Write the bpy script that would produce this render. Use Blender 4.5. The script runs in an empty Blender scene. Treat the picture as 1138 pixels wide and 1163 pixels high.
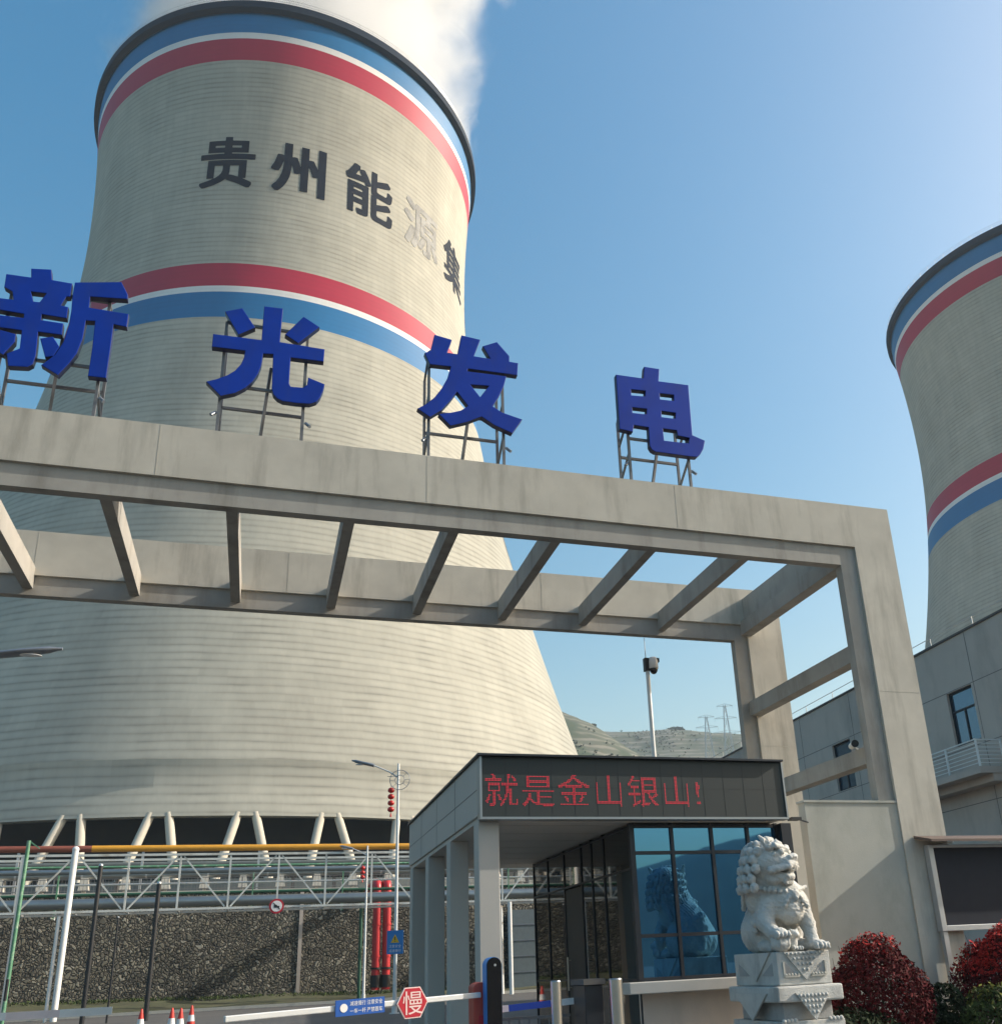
import bpy, bmesh, math, random
import numpy as np
from mathutils import Vector, Matrix

R = math.radians
sc = bpy.context.scene
col = sc.collection
random.seed(11)
rng = np.random.default_rng(11)

# ------------------------------------------------------------------ camera
EYE = 1.4
YAW = R(18.788)                      # the gate runs along this heading
def camera():
    pitch, roll = R(20.1477), R(-2.8682)
    f = Vector((0, math.cos(pitch), math.sin(pitch)))
    up0 = Vector((0, -math.sin(pitch), math.cos(pitch)))
    r0 = Vector((1, 0, 0))
    r = math.cos(roll) * r0 + math.sin(roll) * up0
    u = -math.sin(roll) * r0 + math.cos(roll) * up0
    cd = bpy.data.cameras.new('camera')
    cd.sensor_fit = 'HORIZONTAL'
    cd.sensor_width = 36
    cd.lens = 36 * 0.933847
    cd.shift_x, cd.shift_y = -0.070855, 0.111479
    cd.clip_start, cd.clip_end = 0.1, 20000
    o = bpy.data.objects.new('camera', cd)
    o.matrix_world = Matrix(((r.x, u.x, -f.x, 0), (r.y, u.y, -f.y, 0), (r.z, u.z, -f.z, EYE), (0, 0, 0, 1)))
    col.objects.link(o)
    sc.camera = o
camera()

# ------------------------------------------------------------------ world, sun, exposure
SUN_AZ, SUN_EL = R(80.5), R(29)
w = bpy.data.worlds.new('World')
sc.world = w
w.use_nodes = True
nt = w.node_tree
bg = nt.nodes['Background']
sky = nt.nodes.new('ShaderNodeTexSky')
sky.sky_type = 'NISHITA'
sky.sun_disc = False
sky.sun_elevation, sky.sun_rotation = SUN_EL, SUN_AZ
sky.altitude = 0
sky.air_density, sky.dust_density, sky.ozone_density = 1.5, 3.9, 1.5
hs = nt.nodes.new('ShaderNodeHueSaturation')
hs.inputs['Saturation'].default_value = 1.58
hs.inputs['Hue'].default_value = 0.490
nt.links.new(sky.outputs[0], hs.inputs['Color'])
nt.links.new(hs.outputs[0], bg.inputs[0])
bg.inputs[1].default_value = 0.118
sd = bpy.data.lights.new('sun', 'SUN')
sd.energy, sd.angle, sd.color = 3.8, R(0.53), (1.0, 0.94, 0.84)
so = bpy.data.objects.new('sun', sd)
so.rotation_euler = Vector((math.sin(SUN_AZ) * math.cos(SUN_EL), math.cos(SUN_AZ) * math.cos(SUN_EL), math.sin(SUN_EL))).to_track_quat('Z', 'Y').to_euler()
so.location = (60, 0, 60)
col.objects.link(so)
sc.view_settings.view_transform = 'Standard'
sc.view_settings.look = 'None'
sc.view_settings.gamma = 1
sc.view_settings.exposure = 0.75
sc.render.engine = 'CYCLES'
sc.cycles.use_denoising = True
sc.cycles.volume_bounces = 6
sc.cycles.max_bounces = 10
sc.cycles.volume_step_rate = 1.0

# ------------------------------------------------------------------ helpers: mesh builder
def smoothstep(a, b, x):
    t = min(1, max(0, (x - a) / (b - a)))
    return t * t * (3 - 2 * t)

class MB:
    """collects shapes and links them as one mesh object"""
    def __init__(s):
        s.v, s.f, s.sm, s.mi = [], [], [], []
        s.cur = 0
    def add(s, vs, fs, smooth=False):
        k = len(s.v)
        s.v += [tuple(p) for p in vs]
        s.f += [tuple(i + k for i in f) for f in fs]
        s.sm += [smooth] * len(fs)
        s.mi += [s.cur] * len(fs)
        return s
    def box(s, x0, x1, y0, y1, z0, z1):
        vs = [(x0, y0, z0), (x1, y0, z0), (x1, y1, z0), (x0, y1, z0), (x0, y0, z1), (x1, y0, z1), (x1, y1, z1), (x0, y1, z1)]
        return s.add(vs, [(3, 2, 1, 0), (4, 5, 6, 7), (0, 1, 5, 4), (1, 2, 6, 5), (2, 3, 7, 6), (3, 0, 4, 7)])
    def tube(s, p, q, r, r2=None, n=12, cap=True):
        p, q = Vector(p), Vector(q)
        r2 = r if r2 is None else r2
        d = (q - p).normalized()
        a = d.orthogonal().normalized()
        b = d.cross(a)
        vs = []
        for c, rr in ((p, r), (q, r2)):
            for i in range(n):
                t = 2 * math.pi * i / n
                vs.append(c + (a * math.cos(t) + b * math.sin(t)) * rr)
        s.add(vs, [(i, (i + 1) % n, n + (i + 1) % n, n + i) for i in range(n)], True)
        if cap:
            s.add(vs[:n], [tuple(reversed(range(n)))])
            s.add(vs[n:], [tuple(range(n))])
        return s
    def path(s, pts, r, n=8):
        pts = [Vector(p) for p in pts]
        vs = []
        a = None
        for i, p in enumerate(pts):
            d = (pts[min(i + 1, len(pts) - 1)] - pts[max(i - 1, 0)]).normalized()
            if a is None:
                a = d.orthogonal().normalized()
            a = (a - d * a.dot(d)).normalized()
            b = d.cross(a)
            rr = r[i] if isinstance(r, (list, tuple)) else r
            for k in range(n):
                t = 2 * math.pi * k / n
                vs.append(p + (a * math.cos(t) + b * math.sin(t)) * rr)
        fs = []
        for i in range(len(pts) - 1):
            for k in range(n):
                fs.append((i * n + k, i * n + (k + 1) % n, (i + 1) * n + (k + 1) % n, (i + 1) * n + k))
        s.add(vs, fs, True)
        s.add(vs[:n], [tuple(reversed(range(n)))])
        s.add(vs[-n:], [tuple(range(n))])
        return s
    def bar(s, p, q, wd, ht):
        """rectangular bar from p to q; wd across (horizontal), ht upright"""
        p, q = Vector(p), Vector(q)
        d = (q - p).normalized()
        up = Vector((0, 0, 1)) if abs(d.z) < 0.98 else Vector((0, 1, 0))
        a = d.cross(up).normalized() * wd / 2
        b = a.cross(d).normalized() * ht / 2
        vs = [c + x for c in (p, q) for x in (-a - b, a - b, a + b, -a + b)]
        return s.add(vs, [(3, 2, 1, 0), (4, 5, 6, 7), (0, 1, 5, 4), (1, 2, 6, 5), (2, 3, 7, 6), (3, 0, 4, 7)])
    def lathe(s, prof, c=(0, 0, 0), n=24, smooth=True):
        vs = []
        for (r, z) in prof:
            for i in range(n):
                t = 2 * math.pi * i / n
                vs.append((c[0] + r * math.cos(t), c[1] + r * math.sin(t), c[2] + z))
        fs = [(j * n + i, j * n + (i + 1) % n, (j + 1) * n + (i + 1) % n, (j + 1) * n + i) for j in range(len(prof) - 1) for i in range(n)]
        s.add(vs, fs, smooth)
        return s
    def ball(s, c, rx, ry=None, rz=None, n=14):
        ry = rx if ry is None else ry
        rz = rx if rz is None else rz
        m = max(6, n // 2)
        vs, fs = [], []
        for j in range(m + 1):
            t = math.pi * (0.002 + 0.996 * j / m)
            for i in range(n):
                a = 2 * math.pi * i / n
                vs.append((c[0] + rx * math.sin(t) * math.cos(a), c[1] + ry * math.sin(t) * math.sin(a), c[2] - rz * math.cos(t)))
        for j in range(m):
            for i in range(n):
                fs.append((j * n + i, j * n + (i + 1) % n, (j + 1) * n + (i + 1) % n, (j + 1) * n + i))
        s.add(vs, fs, True)
        s.add(vs[:n], [tuple(reversed(range(n)))]); s.add(vs[-n:], [tuple(range(n))])
        return s
    def prism(s, poly, y0, y1):
        """polygon given in (x, z), extruded along y"""
        n = len(poly)
        ar = sum(poly[i][0] * poly[(i + 1) % n][1] - poly[(i + 1) % n][0] * poly[i][1] for i in range(n))
        if ar < 0:
            poly = poly[::-1]
        vs = [(x, y0, z) for x, z in poly] + [(x, y1, z) for x, z in poly]
        return s.add(vs, [tuple(range(n)), tuple(range(2 * n - 1, n - 1, -1))] + [(i, i + n, (i + 1) % n + n, (i + 1) % n) for i in range(n)])
    def prism_x(s, poly, x0, x1):
        """polygon in (y, z), extruded along x"""
        n = len(poly)
        ar = sum(poly[i][0] * poly[(i + 1) % n][1] - poly[(i + 1) % n][0] * poly[i][1] for i in range(n))
        if ar > 0:
            poly = poly[::-1]
        vs = [(x0, y, z) for y, z in poly] + [(x1, y, z) for y, z in poly]
        return s.add(vs, [tuple(range(n)), tuple(range(2 * n - 1, n - 1, -1))] + [(i, i + n, (i + 1) % n + n, (i + 1) % n) for i in range(n)])
    def mesh(s, name, mats, base=(0, 0, 0)):
        me = bpy.data.meshes.new(name)
        me.from_pydata([(x - base[0], y - base[1], z - base[2]) for x, y, z in s.v], [], s.f)
        for m in (mats if isinstance(mats, (list, tuple)) else [mats]):
            me.materials.append(m)
        me.polygons.foreach_set('use_smooth', s.sm)
        me.polygons.foreach_set('material_index', s.mi)
        me.update()
        return me
    def build(s, name, mats, parent=None, bevel=0):
        """as a part of parent: the shapes are given in the parent's frame coordinates"""
        base = BASE.get(parent.name, (0, 0, 0)) if parent else (0, 0, 0)
        me = s.mesh(name, mats, base)
        o = bpy.data.objects.new(name, me)
        col.objects.link(o)
        if parent:
            o.parent = parent
            BASE[o.name] = base
        if bevel:
            m = o.modifiers.new('bevel', 'BEVEL')
            m.width, m.segments, m.limit_method = bevel, 2, 'ANGLE'
        return o

BASE = {}
def GP(u, v, z=0.0):
    """gate coordinates (along the gate, away, up) to world"""
    c, s = math.cos(YAW), math.sin(YAW)
    return Vector((c * u - s * v, s * u + c * v, z))

def tag(o, label=None, cat=None, group=None, kind=None):
    if label: o['label'] = label
    if cat: o['category'] = cat
    if group: o['group'] = group
    if kind: o['kind'] = kind
    return o

def thing(name, label, cat, base, group=None, gate=True):
    """an Empty at the thing's base; shapes of its parts are given in gate (or world) coordinates"""
    o = bpy.data.objects.new(name, None)
    o.empty_display_size = 0.3
    if gate:
        o.location, o.rotation_euler = GP(*base), (0, 0, YAW)
    else:
        o.location = base
    col.objects.link(o)
    BASE[o.name] = tuple(base)
    return tag(o, label, cat, group)

def single(mb, name, mats, label, cat, base, group=None, kind=None, gate=True, bevel=0):
    """a thing that is one mesh"""
    me = mb.mesh(name, mats, base)
    o = bpy.data.objects.new(name, me)
    if gate:
        o.location, o.rotation_euler = GP(*base), (0, 0, YAW)
    else:
        o.location = base
    col.objects.link(o)
    if bevel:
        m = o.modifiers.new('bevel', 'BEVEL')
        m.width, m.segments, m.limit_method = bevel, 2, 'ANGLE'
    return tag(o, label, cat, group, kind)

def kids(o):
    return [c for c in bpy.data.objects if c.parent == o]

def copy_tree(o, parent=None, skip=()):
    c = o.copy()
    col.objects.link(c)
    if parent: c.parent = parent
    BASE[c.name] = BASE.get(o.name, (0, 0, 0))
    for ch in kids(o):
        if not ch.name.startswith(tuple(skip)) or not skip:
            copy_tree(ch, c, skip)
    return c

# ------------------------------------------------------------------ helpers: materials
def lk(nt, a, b): nt.links.new(a, b)

def mat(name, colr, rough=0.7, metal=0.0, var=0.0, scale=4.0, stretch=(1, 1, 1), dirt=None, dirt_amt=0.5, dirt_scale=1.5,
        dirt_stretch=(1, 1, 1), bump=0.0, bump_scale=40.0, spec=None, coat=0.0, island=0.0):
    m = bpy.data.materials.new(name)
    m.use_nodes = True
    nt = m.node_tree
    b = nt.nodes['Principled BSDF']
    b.inputs['Base Color'].default_value = (*colr, 1)
    b.inputs['Roughness'].default_value = rough
    b.inputs['Metallic'].default_value = metal
    if spec is not None: b.inputs['Specular IOR Level'].default_value = spec
    if coat:
        b.inputs['Coat Weight'].default_value = coat
        b.inputs['Coat Roughness'].default_value = 0.15
    tc = nt.nodes.new('ShaderNodeTexCoord')
    last = None
    def noise(sc_, st, detail=6, rough_=0.6):
        mp = nt.nodes.new('ShaderNodeMapping')
        mp.inputs['Scale'].default_value = st
        lk(nt, tc.outputs['Object'], mp.inputs['Vector'])
        n = nt.nodes.new('ShaderNodeTexNoise')
        n.inputs['Scale'].default_value = sc_
        n.inputs['Detail'].default_value = detail
        n.inputs['Roughness'].default_value = rough_
        lk(nt, mp.outputs[0], n.inputs['Vector'])
        return n.outputs['Fac']
    def ramp(inp, a, b_, lo=0.0, hi=1.0):
        r = nt.nodes.new('ShaderNodeMapRange')
        r.inputs['From Min'].default_value, r.inputs['From Max'].default_value = a, b_
        r.inputs['To Min'].default_value, r.inputs['To Max'].default_value = lo, hi
        lk(nt, inp, r.inputs['Value'])
        return r.outputs[0]
    rgb = nt.nodes.new('ShaderNodeRGB')
    rgb.outputs[0].default_value = (*colr, 1)
    last = rgb.outputs[0]
    def mul(colin, fac):
        x = nt.nodes.new('ShaderNodeVectorMath'); x.operation = 'SCALE'
        lk(nt, colin, x.inputs[0]); lk(nt, fac, x.inputs['Scale'])
        return x.outputs[0]
    if var:
        last = mul(last, ramp(noise(scale, stretch), 0.25, 0.75, 1 - var, 1 + var))
    if island:
        g = nt.nodes.new('ShaderNodeNewGeometry')
        last = mul(last, ramp(g.outputs['Random Per Island'], 0, 1, 1 - island, 1 + island))
    if dirt:
        x = nt.nodes.new('ShaderNodeMix'); x.data_type = 'RGBA'
        lk(nt, ramp(noise(dirt_scale, dirt_stretch, 8, 0.65), 0.5, 0.72, 0, dirt_amt), x.inputs['Factor'])
        lk(nt, last, x.inputs[6]); x.inputs[7].default_value = (*dirt, 1)
        last = x.outputs[2]
    lk(nt, last, b.inputs['Base Color'])
    if bump:
        bp = nt.nodes.new('ShaderNodeBump')
        bp.inputs['Strength'].default_value = bump
        bp.inputs['Distance'].default_value = 0.02
        lk(nt, noise(bump_scale, (1, 1, 1), 5), bp.inputs['Height'])
        lk(nt, bp.outputs[0], b.inputs['Normal'])
    return m

M = {}
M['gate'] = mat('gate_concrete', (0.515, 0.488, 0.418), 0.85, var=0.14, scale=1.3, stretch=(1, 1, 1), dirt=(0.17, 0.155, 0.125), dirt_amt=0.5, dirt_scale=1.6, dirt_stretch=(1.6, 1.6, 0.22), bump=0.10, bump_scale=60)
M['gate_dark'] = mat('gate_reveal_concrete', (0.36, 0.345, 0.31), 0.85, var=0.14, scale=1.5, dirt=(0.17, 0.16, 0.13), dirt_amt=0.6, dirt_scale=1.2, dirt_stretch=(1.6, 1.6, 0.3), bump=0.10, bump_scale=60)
M['infill'] = mat('plastered_wall', (0.41, 0.415, 0.37), 0.9, var=0.10, scale=1.1, dirt=(0.27, 0.285, 0.245), dirt_amt=0.8, dirt_scale=1.1, dirt_stretch=(1.0, 1.0, 0.5), bump=0.12, bump_scale=40)
M['house'] = mat('guardhouse_cladding', (0.45, 0.435, 0.40), 0.6, var=0.05, scale=1.2, stretch=(1, 1, .4))
M['sill'] = mat('sill_concrete', (0.43, 0.42, 0.39), 0.8, var=0.08, scale=3)
M['soffit'] = mat('soffit_panel', (0.50, 0.47, 0.42), 0.55, var=0.05, scale=2)
M['dark_frame'] = mat('dark_aluminium', (0.03, 0.034, 0.042), 0.4, metal=0.4)
M['led_panel'] = mat('led_matrix_board', (0.022, 0.031, 0.031), 0.5, var=0.15, scale=90)
M['steel_trim'] = mat('brushed_steel_trim', (0.33, 0.35, 0.36), 0.35, metal=0.8)
M['stainless'] = mat('stainless_steel', (0.62, 0.60, 0.55), 0.28, metal=1.0, var=0.05)
M['white_paint'] = mat('white_painted_steel', (0.74, 0.75, 0.73), 0.45, var=0.06, scale=3, dirt=(0.45, 0.42, 0.36), dirt_amt=0.4)
M['galv'] = mat('galvanised_steel', (0.50, 0.52, 0.53), 0.4, metal=0.6, var=0.08)
M['lamp_white'] = mat('lamp_post_paint', (0.66, 0.68, 0.68), 0.4, metal=0.2, var=0.04)
M['lamp_head'] = mat('lamp_head_grey', (0.22, 0.25, 0.29), 0.35, metal=0.4)
M['glass_lens'] = mat('lamp_lens', (0.75, 0.78, 0.8), 0.15)
M['black'] = mat('black_paint', (0.014, 0.015, 0.017), 0.45)
M['rubber'] = mat('black_rubber', (0.02, 0.02, 0.02), 0.8)
M['green_paint'] = mat('green_painted_steel', (0.10, 0.26, 0.15), 0.5, var=0.15, scale=3, dirt=(0.45, 0.5, 0.44), dirt_amt=0.7, dirt_scale=3)
M['dkgreen'] = mat('dark_green_paint', (0.02, 0.09, 0.05), 0.5, var=0.1)
M['red_paint'] = mat('red_painted_steel', (0.50, 0.025, 0.03), 0.4, var=0.08, scale=2)
M['red_box'] = mat('red_machine_paint', (0.46, 0.06, 0.04), 0.45, var=0.06)
M['yellow'] = mat('yellow_pipe_paint', (0.60, 0.29, 0.02), 0.5, var=0.12, scale=1.0)
M['rust'] = mat('rust_red_pipe_paint', (0.22, 0.06, 0.035), 0.6, var=0.15, scale=1.0)
M['pipe_silver'] = mat('aluminium_lagging', (0.27, 0.30, 0.31), 0.38, metal=0.85, var=0.12, scale=1.0)
M['pipe_dark'] = mat('dark_lagging', (0.10, 0.12, 0.12), 0.5, var=0.2, scale=0.7)
M['pedestal_white'] = mat('pale_concrete', (0.52, 0.50, 0.44), 0.9, var=0.08)
M['sign_blue'] = mat('blue_sign_sheet', (0.01, 0.085, 0.36), 0.4, var=0.03)
M['sign_cyan'] = mat('sky_blue_sign_sheet', (0.02, 0.19, 0.50), 0.4)
M['sign_red'] = mat('red_sign_sheet', (0.42, 0.012, 0.03), 0.4)
M['sign_white'] = mat('white_lettering', (0.72, 0.72, 0.72), 0.5)
M['sign_pink'] = mat('faded_white_lettering', (0.72, 0.55, 0.53), 0.5)
M['sign_yellow'] = mat('yellow_triangle_sheet', (0.70, 0.42, 0.02), 0.5)
M['blue_trim'] = mat('bright_blue_edge', (0.03, 0.28, 0.75), 0.35)
M['arm_blue'] = mat('blue_arm_band', (0.02, 0.07, 0.42), 0.4)
M['arm_grey'] = mat('grey_pink_arm_band', (0.72, 0.62, 0.61), 0.5, var=0.1)
M['letter'] = mat('blue_letter_acrylic', (0.002, 0.036, 0.33), 0.6, spec=0.2, var=0.16, scale=1.6, dirt=(0.02, 0.045, 0.22), dirt_amt=0.5, dirt_scale=2.5, dirt_stretch=(1, 1, .4))
M['letter_side'] = mat('navy_letter_return', (0.004, 0.007, 0.05), 0.4)
M['scaffold'] = mat('weathered_angle_steel', (0.16, 0.165, 0.17), 0.55, metal=0.3, var=0.2, scale=5, dirt=(0.2, 0.1, 0.05), dirt_amt=0.3)
M['asphalt'] = mat('asphalt', (0.075, 0.072, 0.068), 0.9, var=0.2, scale=0.35, bump=0.3, bump_scale=30, dirt=(0.09, 0.085, 0.075), dirt_amt=0.6, dirt_scale=0.15)
M['grass'] = mat('dry_grass', (0.060, 0.064, 0.026), 0.95, var=0.5, scale=0.8, dirt=(0.10, 0.085, 0.045), dirt_amt=0.8, dirt_scale=0.5, bump=1.0, bump_scale=6)
M['cone_red'] = mat('cone_red', (0.60, 0.035, 0.02), 0.5)
M['cone_white'] = mat('cone_white', (0.75, 0.73, 0.70), 0.5)
M['lantern'] = mat('red_lantern_plastic', (0.48, 0.015, 0.012), 0.35)
M['bldg'] = mat('grey_render', (0.50, 0.435, 0.38), 0.9, var=0.07, scale=0.6, dirt=(0.18, 0.165, 0.15), dirt_amt=0.5, dirt_scale=0.5, dirt_stretch=(1, 1, .35), bump=0.15, bump_scale=30)
M['bldg_trim'] = mat('dark_coping', (0.10, 0.095, 0.09), 0.8, var=0.1)
M['seam'] = mat('render_joint', (0.17, 0.155, 0.15), 0.9)
M['joint'] = mat('gate_joint_filler', (0.41, 0.39, 0.335), 0.9, var=0.3, scale=3)
M['truss'] = mat('truss_paint', (0.55, 0.58, 0.56), 0.5, var=0.12, scale=1.2, dirt=(0.30, 0.27, 0.22), dirt_amt=0.7, dirt_scale=1.0)
M['cabinet'] = mat('cabinet_steel', (0.13, 0.165, 0.18), 0.5, var=0.1)
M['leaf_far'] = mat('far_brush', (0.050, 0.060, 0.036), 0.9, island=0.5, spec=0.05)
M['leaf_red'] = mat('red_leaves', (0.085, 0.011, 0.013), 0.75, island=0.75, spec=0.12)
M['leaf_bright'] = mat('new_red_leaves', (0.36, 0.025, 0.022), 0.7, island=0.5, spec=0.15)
M['leaf_green'] = mat('hedge_leaves', (0.045, 0.065, 0.02), 0.75, island=0.6, spec=0.15)
M['leaf_yellow'] = mat('yellow_green_leaves', (0.13, 0.13, 0.025), 0.75, island=0.4, spec=0.1)
M['leaf_dark'] = mat('dark_leaves', (0.028, 0.04, 0.02), 0.8, island=0.6, spec=0.1)
M['twig'] = mat('twigs', (0.05, 0.035, 0.025), 0.9)
M['soil'] = mat('garden_soil', (0.06, 0.048, 0.036), 0.95, var=0.3, scale=3, bump=0.6, bump_scale=12)
M['stone'] = mat('carved_granite', (0.62, 0.62, 0.585), 0.8, var=0.10, scale=9, dirt=(0.24, 0.25, 0.24), dirt_amt=0.65, dirt_scale=2.2, dirt_stretch=(1.3, 1.3, .5), bump=0.9, bump_scale=85)
M['stone_dark'] = mat('weathered_granite', (0.38, 0.38, 0.37), 0.85, var=0.14, scale=6, dirt=(0.15, 0.15, 0.15), dirt_amt=0.6, dirt_scale=2.0, bump=0.45, bump_scale=60)
M['legs'] = mat('pale_leg_concrete', (0.55, 0.51, 0.42), 0.85, var=0.07, scale=0.4, dirt=(0.33, 0.31, 0.26), dirt_amt=0.5, dirt_scale=0.4)
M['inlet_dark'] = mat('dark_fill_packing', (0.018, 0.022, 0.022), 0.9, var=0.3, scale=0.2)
M['terrace'] = mat('bare_platform_earth', (0.16, 0.14, 0.11), 0.95, var=0.25, scale=0.2)

def glass(name, tint, metal, rough, dark):
    m = bpy.data.materials.new(name); m.use_nodes = True
    b = m.node_tree.nodes['Principled BSDF']
    b.inputs['Base Color'].default_value = (*tint, 1)
    b.inputs['Metallic'].default_value = metal
    b.inputs['Roughness'].default_value = rough
    b.inputs['IOR'].default_value = 1.7
    return m
M['glass_blue'] = glass('blue_mirror_glass', (0.085, 0.27, 0.47), 0.95, 0.02, 0)
M['glass_dark'] = glass('dark_tinted_glass', (0.006, 0.009, 0.010), 0.0, 0.02, 0)
M['glass_win'] = glass('window_glass', (0.11, 0.17, 0.23), 0.75, 0.04, 0)
M['dome_glass'] = glass('camera_dome', (0.01, 0.01, 0.015), 0.0, 0.05, 0)

def emit(name, c, s):
    m = bpy.data.materials.new(name); m.use_nodes = True
    b = m.node_tree.nodes['Principled BSDF']
    b.inputs['Base Color'].default_value = (0.1, 0.0, 0.01, 1)
    b.inputs['Emission Color'].default_value = (*c, 1)
    b.inputs['Emission Strength'].default_value = s
    return m
M['led_red'] = emit('red_led', (1.0, 0.03, 0.06), 0.42)

def stone_wall_mat():
    m = bpy.data.materials.new('rubble_masonry'); m.use_nodes = True
    nt = m.node_tree; b = nt.nodes['Principled BSDF']
    b.inputs['Roughness'].default_value = 0.9
    tc = nt.nodes.new('ShaderNodeTexCoord')
    nz = nt.nodes.new('ShaderNodeTexNoise'); nz.inputs['Scale'].default_value = 1.5
    lk(nt, tc.outputs['Object'], nz.inputs['Vector'])
    ad = nt.nodes.new('ShaderNodeMixRGB'); ad.blend_type = 'ADD'; ad.inputs[0].default_value = 0.8
    lk(nt, tc.outputs['Object'], ad.inputs[1]); lk(nt, nz.outputs['Color'], ad.inputs[2])
    v1 = nt.nodes.new('ShaderNodeTexVoronoi'); v1.inputs['Scale'].default_value = 4.2
    v2 = nt.nodes.new('ShaderNodeTexVoronoi'); v2.feature = 'DISTANCE_TO_EDGE'; v2.inputs['Scale'].default_value = 4.2
    for v in (v1, v2): lk(nt, ad.outputs[0], v.inputs['Vector'])
    hs = nt.nodes.new('ShaderNodeSeparateColor'); lk(nt, v1.outputs['Color'], hs.inputs[0])
    cr = nt.nodes.new('ShaderNodeValToRGB')
    e = cr.color_ramp.elements
    e[0].color, e[1].color = (0.085, 0.078, 0.062, 1), (0.40, 0.37, 0.30, 1)
    x = e.new(0.45); x.color = (0.165, 0.15, 0.115, 1)
    x = e.new(0.8); x.color = (0.23, 0.21, 0.155, 1)
    lk(nt, hs.outputs[0], cr.inputs[0])
    mr = nt.nodes.new('ShaderNodeMapRange'); mr.inputs['From Max'].default_value = 0.22; mr.interpolation_type = 'SMOOTHSTEP'
    lk(nt, v2.outputs['Distance'], mr.inputs['Value'])
    mx = nt.nodes.new('ShaderNodeMixRGB'); mx.inputs[1].default_value = (0.045, 0.042, 0.034, 1)
    lk(nt, mr.outputs[0], mx.inputs[0]); lk(nt, cr.outputs[0], mx.inputs[2])
    n2 = nt.nodes.new('ShaderNodeTexNoise'); n2.inputs['Scale'].default_value = 0.22; n2.inputs['Detail'].default_value = 5
    lk(nt, tc.outputs['Object'], n2.inputs['Vector'])
    m2 = nt.nodes.new('ShaderNodeMapRange'); m2.inputs['From Min'].default_value, m2.inputs['From Max'].default_value = 0.3, 0.7
    m2.inputs['To Min'].default_value, m2.inputs['To Max'].default_value = 0.6, 1.4
    lk(nt, n2.outputs['Fac'], m2.inputs['Value'])
    sc_ = nt.nodes.new('ShaderNodeVectorMath'); sc_.operation = 'SCALE'
    lk(nt, mx.outputs[0], sc_.inputs[0]); lk(nt, m2.outputs[0], sc_.inputs['Scale'])
    lk(nt, sc_.outputs[0], b.inputs['Base Color'])
    bp = nt.nodes.new('ShaderNodeBump'); bp.inputs['Strength'].default_value = 1.0; bp.inputs['Distance'].default_value = 0.12
    lk(nt, mr.outputs[0], bp.inputs['Height']); lk(nt, bp.outputs[0], b.inputs['Normal'])
    return m
M['rubble'] = stone_wall_mat()

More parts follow.
